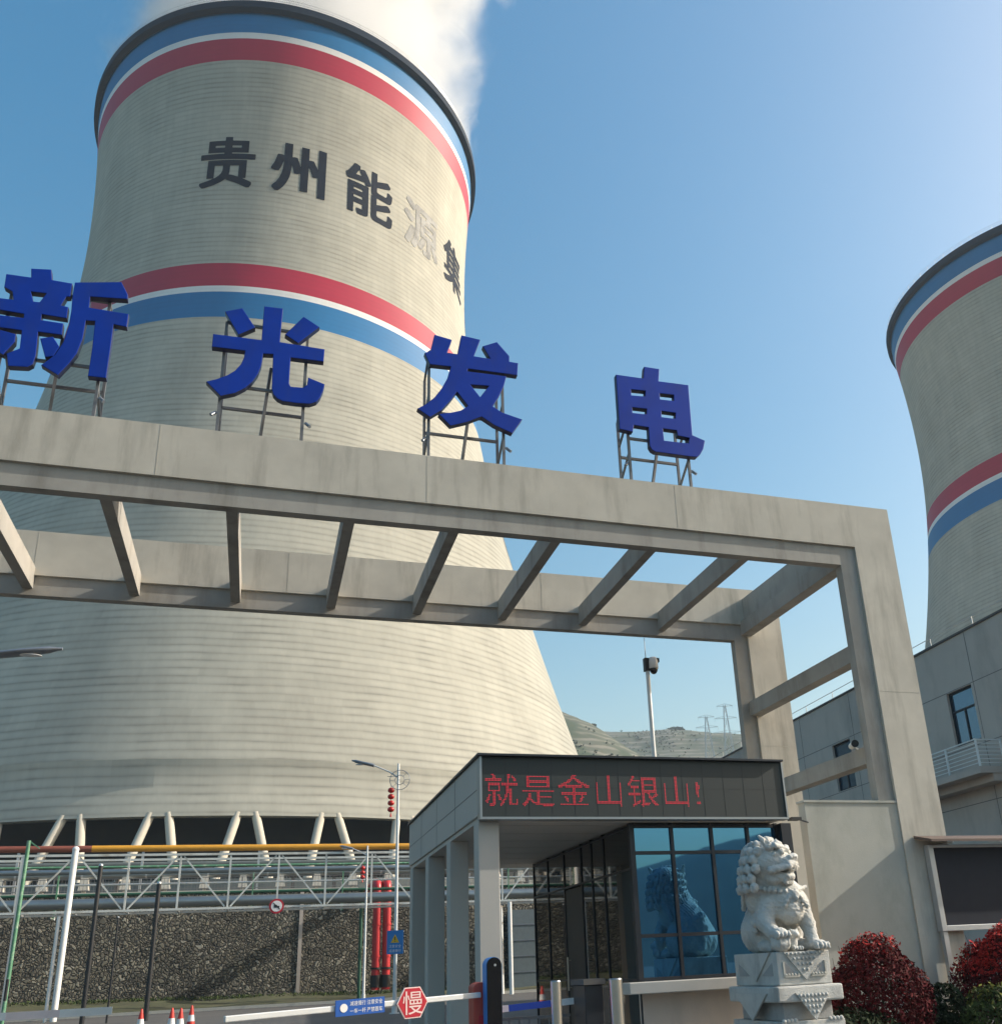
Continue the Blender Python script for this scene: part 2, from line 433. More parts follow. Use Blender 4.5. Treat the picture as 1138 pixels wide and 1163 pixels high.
def tower_mat(name, colr, rough, paint):
    """slip-formed shell: lift joints every 1.5 m, panel to panel tone, streaks"""
    m = bpy.data.materials.new(name); m.use_nodes = True
    nt = m.node_tree; b = nt.nodes['Principled BSDF']
    tc = nt.nodes.new('ShaderNodeTexCoord')
    sp = nt.nodes.new('ShaderNodeSeparateXYZ'); lk(nt, tc.outputs['Object'], sp.inputs[0])
    def mth(op, a, b_=None, c=None):
        n = nt.nodes.new('ShaderNodeMath'); n.operation = op
        for i, x in enumerate((a, b_, c)):
            if x is None: continue
            if isinstance(x, (int, float)): n.inputs[i].default_value = x
            else: lk(nt, x, n.inputs[i])
        return n.outputs[0]
    th = mth('ARCTAN2', sp.outputs[1], sp.outputs[0])
    # joints wander a little up and down round the shell
    nz = nt.nodes.new('ShaderNodeTexNoise'); nz.inputs['Scale'].default_value = 0.12
    lk(nt, tc.outputs['Object'], nz.inputs['Vector'])
    zz = mth('ADD', mth('DIVIDE', sp.outputs[2], 1.0), mth('MULTIPLY', nz.outputs['Fac'], 0.5))
    fr = mth('FRACT', zz); fl = mth('FLOOR', zz)
    line = mth('POWER', mth('ABSOLUTE', mth('SUBTRACT', mth('MULTIPLY', fr, 2.0), 1.0)), 2.5)
    cx = nt.nodes.new('ShaderNodeCombineXYZ')
    lk(nt, fl, cx.inputs[0]); lk(nt, mth('FLOOR', mth('MULTIPLY', th, 17.0)), cx.inputs[1])
    wn = nt.nodes.new('ShaderNodeTexWhiteNoise'); wn.noise_dimensions = '2D'; lk(nt, cx.outputs[0], wn.inputs['Vector'])
    wl = nt.nodes.new('ShaderNodeTexWhiteNoise'); wl.noise_dimensions = '1D'; lk(nt, fl, wl.inputs['W'])
    st = nt.nodes.new('ShaderNodeTexNoise'); st.inputs['Scale'].default_value = 1.0; st.inputs['Detail'].default_value = 8; st.inputs['Roughness'].default_value = 0.65
    mp = nt.nodes.new('ShaderNodeMapping'); mp.inputs['Scale'].default_value = (0.16, 0.16, 0.04)
    lk(nt, tc.outputs['Object'], mp.inputs['Vector']); lk(nt, mp.outputs[0], st.inputs['Vector'])
    ln = nt.nodes.new('ShaderNodeTexNoise'); ln.inputs['Scale'].default_value = 0.22; ln.inputs['Detail'].default_value = 6
    lk(nt, tc.outputs['Object'], ln.inputs['Vector'])
    k = 0.42 if paint else 1.0
    f = mth('ADD', 1.0 - 0.10 * k, mth('MULTIPLY', wn.outputs['Value'], 0.07 * k))
    f = mth('ADD', f, mth('MULTIPLY', wl.outputs['Value'], 0.07 * k))
    f = mth('MULTIPLY', f, mth('ADD', 0.74 + 0.26 * (1 - k), mth('MULTIPLY', st.outputs['Fac'], 0.52 * k)))
    s2 = nt.nodes.new('ShaderNodeTexNoise'); s2.inputs['Scale'].default_value = 1.0; s2.inputs['Detail'].default_value = 5; s2.inputs['Roughness'].default_value = 0.7
    mp2 = nt.nodes.new('ShaderNodeMapping'); mp2.inputs['Scale'].default_value = (1.1, 1.1, 0.05)
    lk(nt, tc.outputs['Object'], mp2.inputs['Vector']); lk(nt, mp2.outputs[0], s2.inputs['Vector'])
    f = mth('MULTIPLY', f, mth('ADD', 1 - 0.13 * k, mth('MULTIPLY', s2.outputs['Fac'], 0.26 * k)))
    s3 = nt.nodes.new('ShaderNodeTexNoise'); s3.inputs['Scale'].default_value = 0.045; s3.inputs['Detail'].default_value = 4
    lk(nt, tc.outputs['Object'], s3.inputs['Vector'])
    f = mth('MULTIPLY', f, mth('ADD', 1 - 0.15 * k, mth('MULTIPLY', s3.outputs['Fac'], 0.30 * k)))
    low = nt.nodes.new('ShaderNodeMapRange')          # the joints of the lowest lifts are the roughest
    low.inputs['From Min'].default_value, low.inputs['From Max'].default_value = 20, 150
    low.inputs['To Min'].default_value, low.inputs['To Max'].default_value = 1.0, 0.75
    lk(nt, sp.outputs[2], low.inputs['Value'])
    jt = mth('MULTIPLY', mth('MULTIPLY', line, mth('ADD', 0.03, mth('MULTIPLY', mth('POWER', ln.outputs['Fac'], 2.0), 0.85))), low.outputs[0])
    f = mth('MULTIPLY', f, mth('SUBTRACT', 1.0, mth('MULTIPLY', jt, 1.0 if not paint else 0.25)))
    vs = nt.nodes.new('ShaderNodeVectorMath'); vs.operation = 'SCALE'
    vs.inputs[0].default_value = colr; lk(nt, f, vs.inputs['Scale'])
    lk(nt, vs.outputs[0], b.inputs['Base Color'])
    b.inputs['Roughness'].default_value = rough
    b.inputs['Specular IOR Level'].default_value = 0.32
    bp = nt.nodes.new('ShaderNodeBump'); bp.inputs['Strength'].default_value = 0.5 * (0.4 if paint else 1); bp.inputs['Distance'].default_value = 0.06
    lk(nt, mth('POWER', fr, 1.0), bp.inputs['Height'])
    lk(nt, bp.outputs[0], b.inputs['Normal'])
    return m
M['t_conc'] = tower_mat('tower_concrete', (0.425, 0.415, 0.352), 0.85, False)
M['t_blue'] = tower_mat('tower_blue_paint', (0.016, 0.155, 0.36), 0.55, True)
M['t_white'] = tower_mat('tower_white_paint', (0.72, 0.72, 0.70), 0.45, True)
M['t_red'] = tower_mat('tower_red_paint', (0.40, 0.020, 0.050), 0.55, True)
M['t_rim'] = mat('tower_rim_dark', (0.014, 0.026, 0.048), 0.8, spec=0.2)
M['t_text'] = mat('tower_character_paint', (0.008, 0.013, 0.026), 0.75, var=0.25, scale=0.5, spec=0.15)
M['t_text_glint'] = mat('painted_glint_character', (0.30, 0.30, 0.285), 0.75, var=0.5, scale=0.5, dirt=(0.06, 0.07, 0.08), dirt_amt=0.6, dirt_scale=0.25, spec=0.2)  # sun glint on one dark character, painted in as patchy pale grey

def hill_mat(name, c1, c2):
    m = bpy.data.materials.new(name); m.use_nodes = True
    nt = m.node_tree; b = nt.nodes['Principled BSDF']; b.inputs['Roughness'].default_value = 0.95
    tc = nt.nodes.new('ShaderNodeTexCoord')
    sp = nt.nodes.new('ShaderNodeSeparateXYZ'); lk(nt, tc.outputs['Object'], sp.inputs[0])
    nz = nt.nodes.new('ShaderNodeTexNoise'); nz.inputs['Scale'].default_value = 0.012; nz.inputs['Detail'].default_value = 8
    lk(nt, tc.outputs['Object'], nz.inputs['Vector'])
    a = nt.nodes.new('ShaderNodeMath'); a.operation = 'MULTIPLY_ADD'; a.inputs[1].default_value = 0.17
    lk(nt, sp.outputs[2], a.inputs[0])
    a2 = nt.nodes.new('ShaderNodeMath'); a2.operation = 'MULTIPLY'; a2.inputs[1].default_value = 2.2
    lk(nt, nz.outputs['Fac'], a2.inputs[0]); lk(nt, a2.outputs[0], a.inputs[2])
    fr = nt.nodes.new('ShaderNodeMath'); fr.operation = 'FRACT'; lk(nt, a.outputs[0], fr.inputs[0])
    cr = nt.nodes.new('ShaderNodeValToRGB')
    e = cr.color_ramp.elements
    e[0].position, e[0].color = 0.0, (*c1, 1)
    e[1].position, e[1].color = 1.0, (*c2, 1)
    x = e.new(0.55); x.color = (*c1, 1)
    x = e.new(0.72); x.color = (*c2, 1)
    lk(nt, fr.outputs[0], cr.inputs[0])
    n3 = nt.nodes.new('ShaderNodeTexNoise'); n3.inputs['Scale'].default_value = 0.03; n3.inputs['Detail'].default_value = 9
    lk(nt, tc.outputs['Object'], n3.inputs['Vector'])
    mr = nt.nodes.new('ShaderNodeMapRange'); mr.inputs['From Min'].default_value, mr.inputs['From Max'].default_value = 0.45, 0.6
    lk(nt, n3.outputs['Fac'], mr.inputs['Value'])
    mx = nt.nodes.new('ShaderNodeMixRGB'); mx.inputs[2].default_value = (0.03, 0.05, 0.022, 1)
    lk(nt, mr.outputs[0], mx.inputs[0]); lk(nt, cr.outputs[0], mx.inputs[1])
    lk(nt, mx.outputs[0], b.inputs['Base Color'])
    return m
M['hill'] = hill_mat('terraced_hillside', (0.065, 0.075, 0.05), (0.15, 0.145, 0.115))
M['wood_hill'] = mat('wooded_mountain', (0.020, 0.030, 0.018), 0.95, var=0.5, scale=0.02)

# ------------------------------------------------------------------ ground
def ground():
    g = MB()
    n = 24
    xs = [-3000, -1200, -500, -220, -110, -60, -30, -15, -5, 5, 15, 30, 60, 110, 220, 500, 1200, 3000]
    vs = [(x, y, 0) for y in xs for x in xs]
    m = len(xs)
    g.add(vs, [(j * m + i, j * m + i + 1, (j + 1) * m + i + 1, (j + 1) * m + i) for j in range(m - 1) for i in range(m - 1)])
    single(g, 'ground', M['asphalt'], 'grey asphalt yard at the plant gate', 'ground', (0, 0, 0), kind='structure', gate=False)
    # sloping grass verge at the foot of the stone wall
    g = MB()
    us = [-70 + 2.5 * i for i in range(60)]
    rows = [(63.0, 0), (66.0, .45), (69.0, .8), (71.95, 1.0)]
    vs = []
    for (v, k) in rows:
        for u in us:
            top = 1.25 - 0.033 * (u + 15)
            vs.append((u, v, 0.03 + .62 * k * max(0.25, top) + (0.10 * math.sin(u * 2.1 + v) + 0.08 * math.sin(u * .7)) * (k > 0)))
    m = len(us)
    g.add(vs, [(j * m + i, j * m + i + 1, (j + 1) * m + i + 1, (j + 1) * m + i) for j in range(3) for i in range(m - 1)], True)
    single(g, 'grass_verge', M['grass'], 'sloping dry grass strip along the foot of the stone wall', 'grass', (0, 66, 0), kind='structure')
    k = MB(); k.box(-70, 80, 62.6, 62.97, 0, 0.16)
    single(k, 'kerb', M['pedestal_white'], 'low kerb in front of the grass strip', 'kerb', (0, 62.8, 0), kind='structure')
    # raised platform the pipes and towers stand on
    p = MB(); p.box(-260, 260, 72.75, 420, 0.5, 7.55)
    single(p, 'platform', M['terrace'], 'raised earth platform behind the stone wall', 'platform', (0, 240, 0), kind='structure')
    s = MB()
    s.box(8.3, 12.9, 12.75, 13.95, 0.002, 0.16)
    single(s, 'planting_bed', M['soil'], 'planting bed at the foot of the plastered wall', 'planting bed', (10, 13, 0), kind='structure')
ground()

def hills():
    # heights as tangent of elevation seen from the gate, by compass heading
    far = [(-90, .15), (-60, .17), (-30, .25), (-12, .29), (-5, .262), (-1, .248), (0.3, .243), (1.9, .2395), (3.5, .238), (5.7, .2385), (7.9, .2325), (10.5, .226), (18, .214), (30, .20), (45, .16), (60, .14)]
    near = [(-90, .12), (-40, .22), (-20, .30), (-8, .305), (-3, .285), (-1.0, .268), (0.3, .2575), (1.3, .247), (2.2, .235), (3.2, .222), (4.5, .205), (6, .19), (9, .165), (14, .13), (25, .10), (40, .08)]
    back = [(60, .10), (85, .12), (105, .135), (120, .140), (128, .130), (133, .118), (136.5, .104), (139, .095), (143, .098), (150, .13), (158, .15), (170, .13), (190, .15), (220, .16), (260, .14), (290, .13)]
    def sheet(name, tab, r0, rr, label, m, step, seed):
        rg = np.random.default_rng(seed)
        ph = rg.uniform(0, 6.28, (10, 2))
        az = np.arange(tab[0][0], tab[-1][0] + .01, step)
        H = np.interp(az, [t[0] for t in tab], [t[1] for t in tab]) * rr
        rs = np.concatenate([np.linspace(r0, rr, 22), np.linspace(rr * 1.05, rr * 1.5, 6)])
        vs, fs = [], []
        for r in rs:
            t = (r - r0) / (rr - r0)
            for a, h in zip(az, H):
                if r <= rr:
                    z = h * (1 - (1 - t) ** 1.35)
                else:
                    z = h * max(-.05, 1 - (r - rr) / (rr * .5) * 1.05)
                x, y = r * math.sin(R(a)), r * math.cos(R(a))
                nz = sum(math.sin(x * (.004 * 1.6 ** i) + p[0]) * math.sin(y * (.004 * 1.6 ** i) + p[1]) / 1.5 ** i for i, p in enumerate(ph))
                z += nz * 5.0 * min(1, t * 1.5) * (0.25 if .9 < r / rr < 1.02 else 1)
                z += rg.normal(0, .35)
                vs.append((x, y, max(z, -.5) if r < rr else z))
        m_ = len(az)
        fs = [(j * m_ + i, j * m_ + i + 1, (j + 1) * m_ + i + 1, (j + 1) * m_ + i) for j in range(len(rs) - 1) for i in range(m_ - 1)]
        g = MB(); g.add(vs, [tuple(reversed(f)) for f in fs], True)
        single(g, name, m, label, 'hills', (0, 0, 0), kind='structure', gate=False)
    sheet('hillside', near, 380, 640, 'terraced hillside behind the first cooling tower', M['hill'], 0.4, 3)
    sheet('hill_ridge', far, 500, 980, 'long terraced ridge on the skyline', M['hill'], 0.4, 5)
    sheet('mountains', back, 420, 760, 'wooded mountains on the other side of the valley', M['wood_hill'], 0.6, 8)
hills()

# ------------------------------------------------------------------ cooling towers
TA, TZ, TB1, TB2 = 35.046, 126.197 + EYE, 82.306, 94.158
def trad(z):
    b = TB1 if z < TZ else TB2
    return TA * math.sqrt(1 + ((z - TZ) / b) ** 2)

GLYPH = {"贵":[[[50,-50],[75,-50],[155,-27],[212,0],[250,29],[252,29],[255,22],[350,-13],[427,-49],[452,-48],[469,-20],[468,2],[447,14],[396,35],[392,38],[415,39],[418,43],[417,209],[413,211],[86,210],[84,207],[84,40],[88,38],[144,37],[102,18],[27,-2],[26,-22]],[[147,37],[147,158],[150,159],[216,158],[218,128],[216,108],[207,85],[187,61],[155,40]],[[347,53],[297,69],[275,71],[279,100],[279,155],[281,158],[350,159],[353,158],[354,55],[352,52]],[[17,220],[482,219],[486,223],[486,267],[482,271],[284,272],[283,280],[287,282],[423,283],[424,287],[424,393],[420,396],[287,396],[282,400],[281,430],[223,431],[219,428],[219,400],[217,396],[80,396],[76,392],[76,287],[77,283],[215,282],[219,280],[218,272],[215,271],[18,271],[16,267]],[[138,329],[136,333],[136,345],[138,349],[215,349],[219,347],[219,333],[217,329]],[[285,329],[282,333],[282,345],[285,349],[358,349],[362,347],[362,333],[360,329]]],"州":[[[40,-47],[67,-48],[72,-45],[110,-2],[135,42],[154,92],[164,142],[170,216],[177,200],[192,143],[220,142],[242,150],[246,148],[247,-13],[250,-14],[308,-14],[312,-13],[313,230],[317,227],[332,193],[349,147],[377,146],[390,152],[394,150],[395,-41],[398,-42],[458,-42],[462,-41],[462,417],[461,420],[398,421],[394,418],[393,229],[353,300],[325,301],[315,298],[313,300],[312,408],[308,409],[247,408],[246,405],[245,217],[242,221],[229,260],[213,296],[187,298],[175,294],[171,295],[170,418],[167,419],[107,419],[103,418],[102,300],[98,299],[78,304],[52,304],[47,302],[35,255],[27,230],[15,202],[-1,172],[-1,158],[7,153],[32,143],[62,143],[79,175],[100,239],[102,238],[102,218],[97,168],[89,125],[77,92],[69,73],[49,38],[14,-2],[15,-20],[28,-33]]],"能":[[[41,-48],[92,-49],[95,-48],[96,48],[100,52],[177,52],[181,50],[181,12],[178,7],[127,6],[123,3],[123,-17],[135,-48],[170,-49],[210,-46],[225,-40],[234,-32],[237,-23],[239,-7],[239,248],[238,252],[43,252],[40,251]],[[316,-45],[438,-46],[453,-44],[467,-39],[477,-28],[484,-13],[489,12],[491,57],[488,60],[458,74],[438,73],[436,37],[432,22],[427,13],[422,10],[410,8],[345,8],[332,10],[325,15],[322,23],[324,65],[403,91],[460,116],[469,123],[469,138],[463,149],[447,167],[442,169],[427,169],[373,143],[325,125],[322,128],[322,187],[327,191],[442,191],[462,196],[474,208],[480,223],[486,250],[487,285],[485,288],[467,295],[455,302],[437,302],[434,300],[433,290],[430,263],[425,252],[420,247],[410,244],[342,244],[328,248],[325,252],[322,260],[322,290],[325,295],[407,321],[460,343],[464,348],[464,365],[439,392],[422,392],[373,371],[325,353],[323,357],[322,428],[318,429],[270,429],[266,425],[266,228],[270,212],[282,197],[268,196],[266,192],[266,-7],[271,-25],[281,-37],[293,-42]],[[98,103],[96,107],[96,123],[98,127],[177,128],[181,125],[181,107],[178,103]],[[98,178],[96,182],[96,195],[98,199],[177,199],[181,197],[181,182],[178,178]],[[209,258],[232,258],[257,270],[261,273],[260,293],[230,352],[197,399],[175,399],[152,391],[152,415],[150,420],[115,431],[95,430],[75,392],[49,350],[30,329],[20,322],[20,302],[32,269],[53,268],[97,274],[195,281],[199,278]],[[113,328],[111,330],[113,333],[143,381],[147,383],[148,365],[167,337],[168,332]]],"源":[[[266,-48],[335,-49],[355,-44],[365,-35],[371,-17],[371,117],[372,120],[462,121],[466,123],[465,313],[462,314],[372,314],[368,317],[375,333],[376,347],[378,351],[484,352],[486,355],[486,403],[482,406],[163,406],[159,403],[159,377],[157,374],[78,423],[55,423],[35,400],[34,382],[37,376],[118,321],[137,322],[155,345],[157,346],[159,345],[159,230],[156,178],[151,138],[148,128],[147,127],[144,140],[120,157],[113,159],[95,158],[59,75],[20,-2],[20,-22],[52,-42],[73,-41],[102,17],[140,105],[143,109],[139,83],[122,37],[98,-7],[99,-28],[127,-47],[148,-47],[182,13],[185,-2],[212,-19],[232,-19],[242,-9],[280,52],[295,82],[296,98],[293,103],[265,112],[243,112],[225,78],[204,45],[188,26],[185,25],[192,47],[204,98],[212,160],[216,227],[216,347],[220,351],[307,351],[310,349],[311,347],[300,315],[228,314],[224,310],[224,123],[228,121],[310,121],[314,117],[314,7],[307,2],[258,2],[255,1],[254,-17]],[[439,-13],[462,-14],[490,-1],[492,3],[492,22],[479,48],[438,114],[433,116],[415,116],[386,105],[384,102],[384,85]],[[282,169],[279,173],[279,190],[283,194],[407,194],[411,190],[411,172],[407,169]],[[91,192],[112,191],[117,194],[135,220],[135,240],[115,254],[54,288],[30,288],[10,263],[10,244]],[[282,241],[279,245],[279,260],[283,264],[407,264],[411,260],[411,243],[407,241]]],"集":[[[222,-47],[272,-48],[275,-46],[276,42],[278,45],[323,16],[365,-5],[420,-29],[452,-39],[468,-38],[492,-8],[492,5],[490,9],[458,18],[408,36],[365,56],[347,66],[342,72],[480,73],[482,77],[482,117],[481,120],[280,121],[276,125],[276,140],[280,142],[463,142],[467,144],[468,185],[465,189],[293,189],[289,193],[289,205],[293,208],[428,208],[432,209],[432,247],[430,251],[293,251],[289,255],[289,265],[293,268],[428,268],[431,272],[429,310],[293,311],[289,313],[289,323],[293,328],[450,328],[452,332],[452,373],[448,376],[305,376],[279,425],[272,429],[257,429],[227,420],[226,402],[238,380],[237,376],[167,376],[165,380],[179,403],[178,421],[143,429],[127,429],[123,427],[100,388],[77,357],[35,311],[8,288],[8,272],[32,249],[37,248],[52,248],[71,265],[77,266],[78,132],[79,128],[130,128],[132,130],[133,140],[137,142],[217,142],[221,140],[221,123],[217,121],[21,120],[19,117],[19,77],[22,73],[158,72],[156,68],[142,60],[98,38],[67,25],[8,6],[6,2],[6,-10],[31,-42],[50,-42],[112,-19],[152,1],[178,16],[218,43],[221,40]],[[135,189],[132,193],[132,203],[137,208],[232,208],[236,203],[236,192],[232,189]],[[135,251],[133,253],[132,263],[137,268],[232,268],[236,263],[236,253],[232,251]],[[135,311],[133,313],[132,323],[137,328],[232,328],[236,323],[236,313],[232,311]]],"团":[[[34,-50],[88,-51],[91,-47],[91,-32],[95,-29],[403,-29],[407,-32],[408,-47],[410,-51],[463,-51],[467,-49],[468,403],[466,407],[37,408],[33,406]],[[93,26],[91,30],[92,353],[95,354],[264,353],[264,293],[262,289],[108,289],[105,288],[104,238],[107,234],[230,234],[233,232],[224,220],[182,179],[138,146],[97,120],[96,103],[98,98],[120,75],[140,75],[190,107],[232,139],[260,166],[263,166],[263,90],[257,88],[208,87],[206,83],[206,70],[219,35],[275,34],[297,38],[308,43],[317,51],[320,60],[322,233],[325,234],[395,234],[399,238],[399,285],[398,288],[325,289],[322,291],[321,353],[406,353],[408,350],[407,27],[403,26]]]}

def fill2d(loops, scale=1.0):
    """planar fill of closed outlines (holes cut out): vertices and faces"""
    cu = bpy.data.curves.new('outline', 'CURVE')
    cu.dimensions, cu.fill_mode = '2D', 'BOTH'
    for lp in loops:
        s = cu.splines.new('POLY')
        s.points.add(len(lp) - 1)
        for p, q in zip(s.points, lp):
            p.co = (q[0] * scale, q[1] * scale, 0, 1)
        s.use_cyclic_u = True
    return cu
def curve_mesh(cu):
    o = bpy.data.objects.new('outline', cu)
    col.objects.link(o)
    bpy.context.view_layer.update()
    me = bpy.data.meshes.new_from_object(o.evaluated_get(bpy.context.evaluated_depsgraph_get()))
    bpy.data.objects.remove(o)
    return me

def tower():
    t = thing('cooling_tower', 'nearest hyperboloid concrete cooling tower with blue white and red bands and dark painted characters',
              'cooling tower', (0, 0, 0), 'banded concrete cooling towers', gate=False)
    N = 216
    zb, zt = 17.43, 160.3
    marks = [zb, 92.53 + EYE, 97.75 + EYE, 99.0 + EYE, 103.74 + EYE, 146.93 + EYE, 151.5 + EYE, 152.75 + EYE, zt]
    cm = [0, 1, 2, 3, 0, 3, 2, 1]
    g = MB()
    rows, mats = [], []
    for a, b, m in zip(marks[:-1], marks[1:], cm):
        k = max(1, round((b - a) / 2.0))
        for i in range(k):
            rows.append(a + (b - a) * i / k); mats.append(m)
    rows.append(zt)
    vs = []
    for z in rows:
        r = trad(z) - (0.25 if z > zt - 4 else 0)
        vs += [(r * math.cos(2 * math.pi * i / N), r * math.sin(2 * math.pi * i / N), z) for i in range(N)]
    for j in range(len(rows) - 1):
        g.cur = mats[j]
        k = len(g.v)
        g.f += [(j * N + i, j * N + (i + 1) % N, (j + 1) * N + (i + 1) % N, (j + 1) * N + i) for i in range(N)]
        g.sm += [True] * N; g.mi += [mats[j]] * N
    g.v = vs
    g.cur = 0
    rb = trad(zb)                                            # the thick lower ring and the inside face
    g.lathe([(rb - 1.0, zb + 6), (rb - 1.1, zb - .05), (rb + .05, zb - .05)], n=N)
    g.lathe([(trad(z) - 0.9, z) for z in np.linspace(zt, zb + 6, 24)], n=N)
    g.build('shell', [M['t_conc'], M['t_blue'], M['t_white'], M['t_red']], t)
    rim = MB()
    r = trad(zt)
    rim.lathe([(r - .25, zt - 2.0), (r + .55, zt - 1.55), (r + .60, zt - .1), (r + .45, zt + .12), (r - 1.0, zt + .12), (r - 1.0, zt - .4)], n=N, smooth=False)
    o = rim.build('rim', M['t_rim'], t)
    rl = MB()
    for i in range(96):
        a = 2 * math.pi * i / 96
        rl.tube(((r + .3) * math.cos(a), (r + .3) * math.sin(a), zt + .1), ((r + .3) * math.cos(a), (r + .3) * math.sin(a), zt + 1.3), .03, n=5)
    for h in (.7, 1.28):
        rl.lathe([(r + .28, zt + h - .03), (r + .33, zt + h), (r + .28, zt + h + .03)], n=96)
    rl.build('railing', M['galv'], o)
    # lambda columns
    n = 44
    ztop, zbot = zb + .3, 9.2
    for i in range(n):
        for sgn in (-1, 1):
            a = 2 * math.pi * (i + .35) / n
            rt, rbm = trad(zb) - .5, trad(zb) + 2.6
            at, ab = a + sgn * .85 / rt, a + sgn * 2.9 / rbm
            l = MB()
            l.tube((rbm * math.cos(ab), rbm * math.sin(ab), zbot), (rt * math.cos(at), rt * math.sin(at), ztop), .44, n=14)
            l.build('support_leg', M['legs'], t)
    b = MB()
    b.lathe([(66, 7.4), (66, 10.5), (55, 10.5), (55, 8.0)], n=120, smooth=False)
    b.build('basin_wall', M['pipe_dark'], t)
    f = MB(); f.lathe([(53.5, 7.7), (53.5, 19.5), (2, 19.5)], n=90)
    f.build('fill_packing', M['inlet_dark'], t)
    return t
tw = tower()
TX, TY = -53.331, 150.850

def tower_text():
    for ch, th0 in (('贵', 178.0), ('州', 159.0), ('能', 140.0), ('源', 121.0), ('集', 102.5), ('团', 77.0)):
        me = curve_mesh(fill2d(GLYPH[ch], 1.0))
        bm = bmesh.new(); bm.from_mesh(me)
        for k in range(-40, 560, 25):
            bmesh.ops.bisect_plane(bm, geom=bm.verts[:] + bm.edges[:] + bm.faces[:], plane_co=(k, 0, 0), plane_no=(1, 0, 0))
        for k in range(-100, 520, 60):
            bmesh.ops.bisect_plane(bm, geom=bm.verts[:] + bm.edges[:] + bm.faces[:], plane_co=(0, k, 0), plane_no=(0, 1, 0))
        for v in bm.verts:
            z = 125.3 + EYE + (v.co.y - 195) * 0.0222
            rr = trad(z)
            th = R(th0) - (v.co.x - 250) * 0.0187 / rr
            v.co = ((rr + .06) * math.sin(th), (rr + .06) * math.cos(th), z)
        bmesh.ops.recalc_face_normals(bm, faces=bm.faces[:])
        bm.normal_update()
        for f in bm.faces:
            c = f.calc_center_median()
            if f.normal.x * c.x + f.normal.y * c.y < 0: f.normal_flip()
        m2 = bpy.data.meshes.new('painted_character')
        bm.to_mesh(m2); bm.free()
        m2.materials.append(M['t_text_glint' if ch == '源' else 't_text'])
        o = bpy.data.objects.new('painted_character', m2)
        col.objects.link(o); o.parent = tw
        if ch == '源': o['label'] = 'pale silvery character, sun glint painted into its colour'
tower_text()
tw2 = copy_tree(tw, skip=('painted_character',))
tw.location = (TX, TY, 0)
tw2.location = (126.28, 205.38, -1.03)
tw2.rotation_euler = (0, 0, R(3))
tw2['label'] = 'farther banded cooling tower in shade, cut by the right picture edge above the grey building'

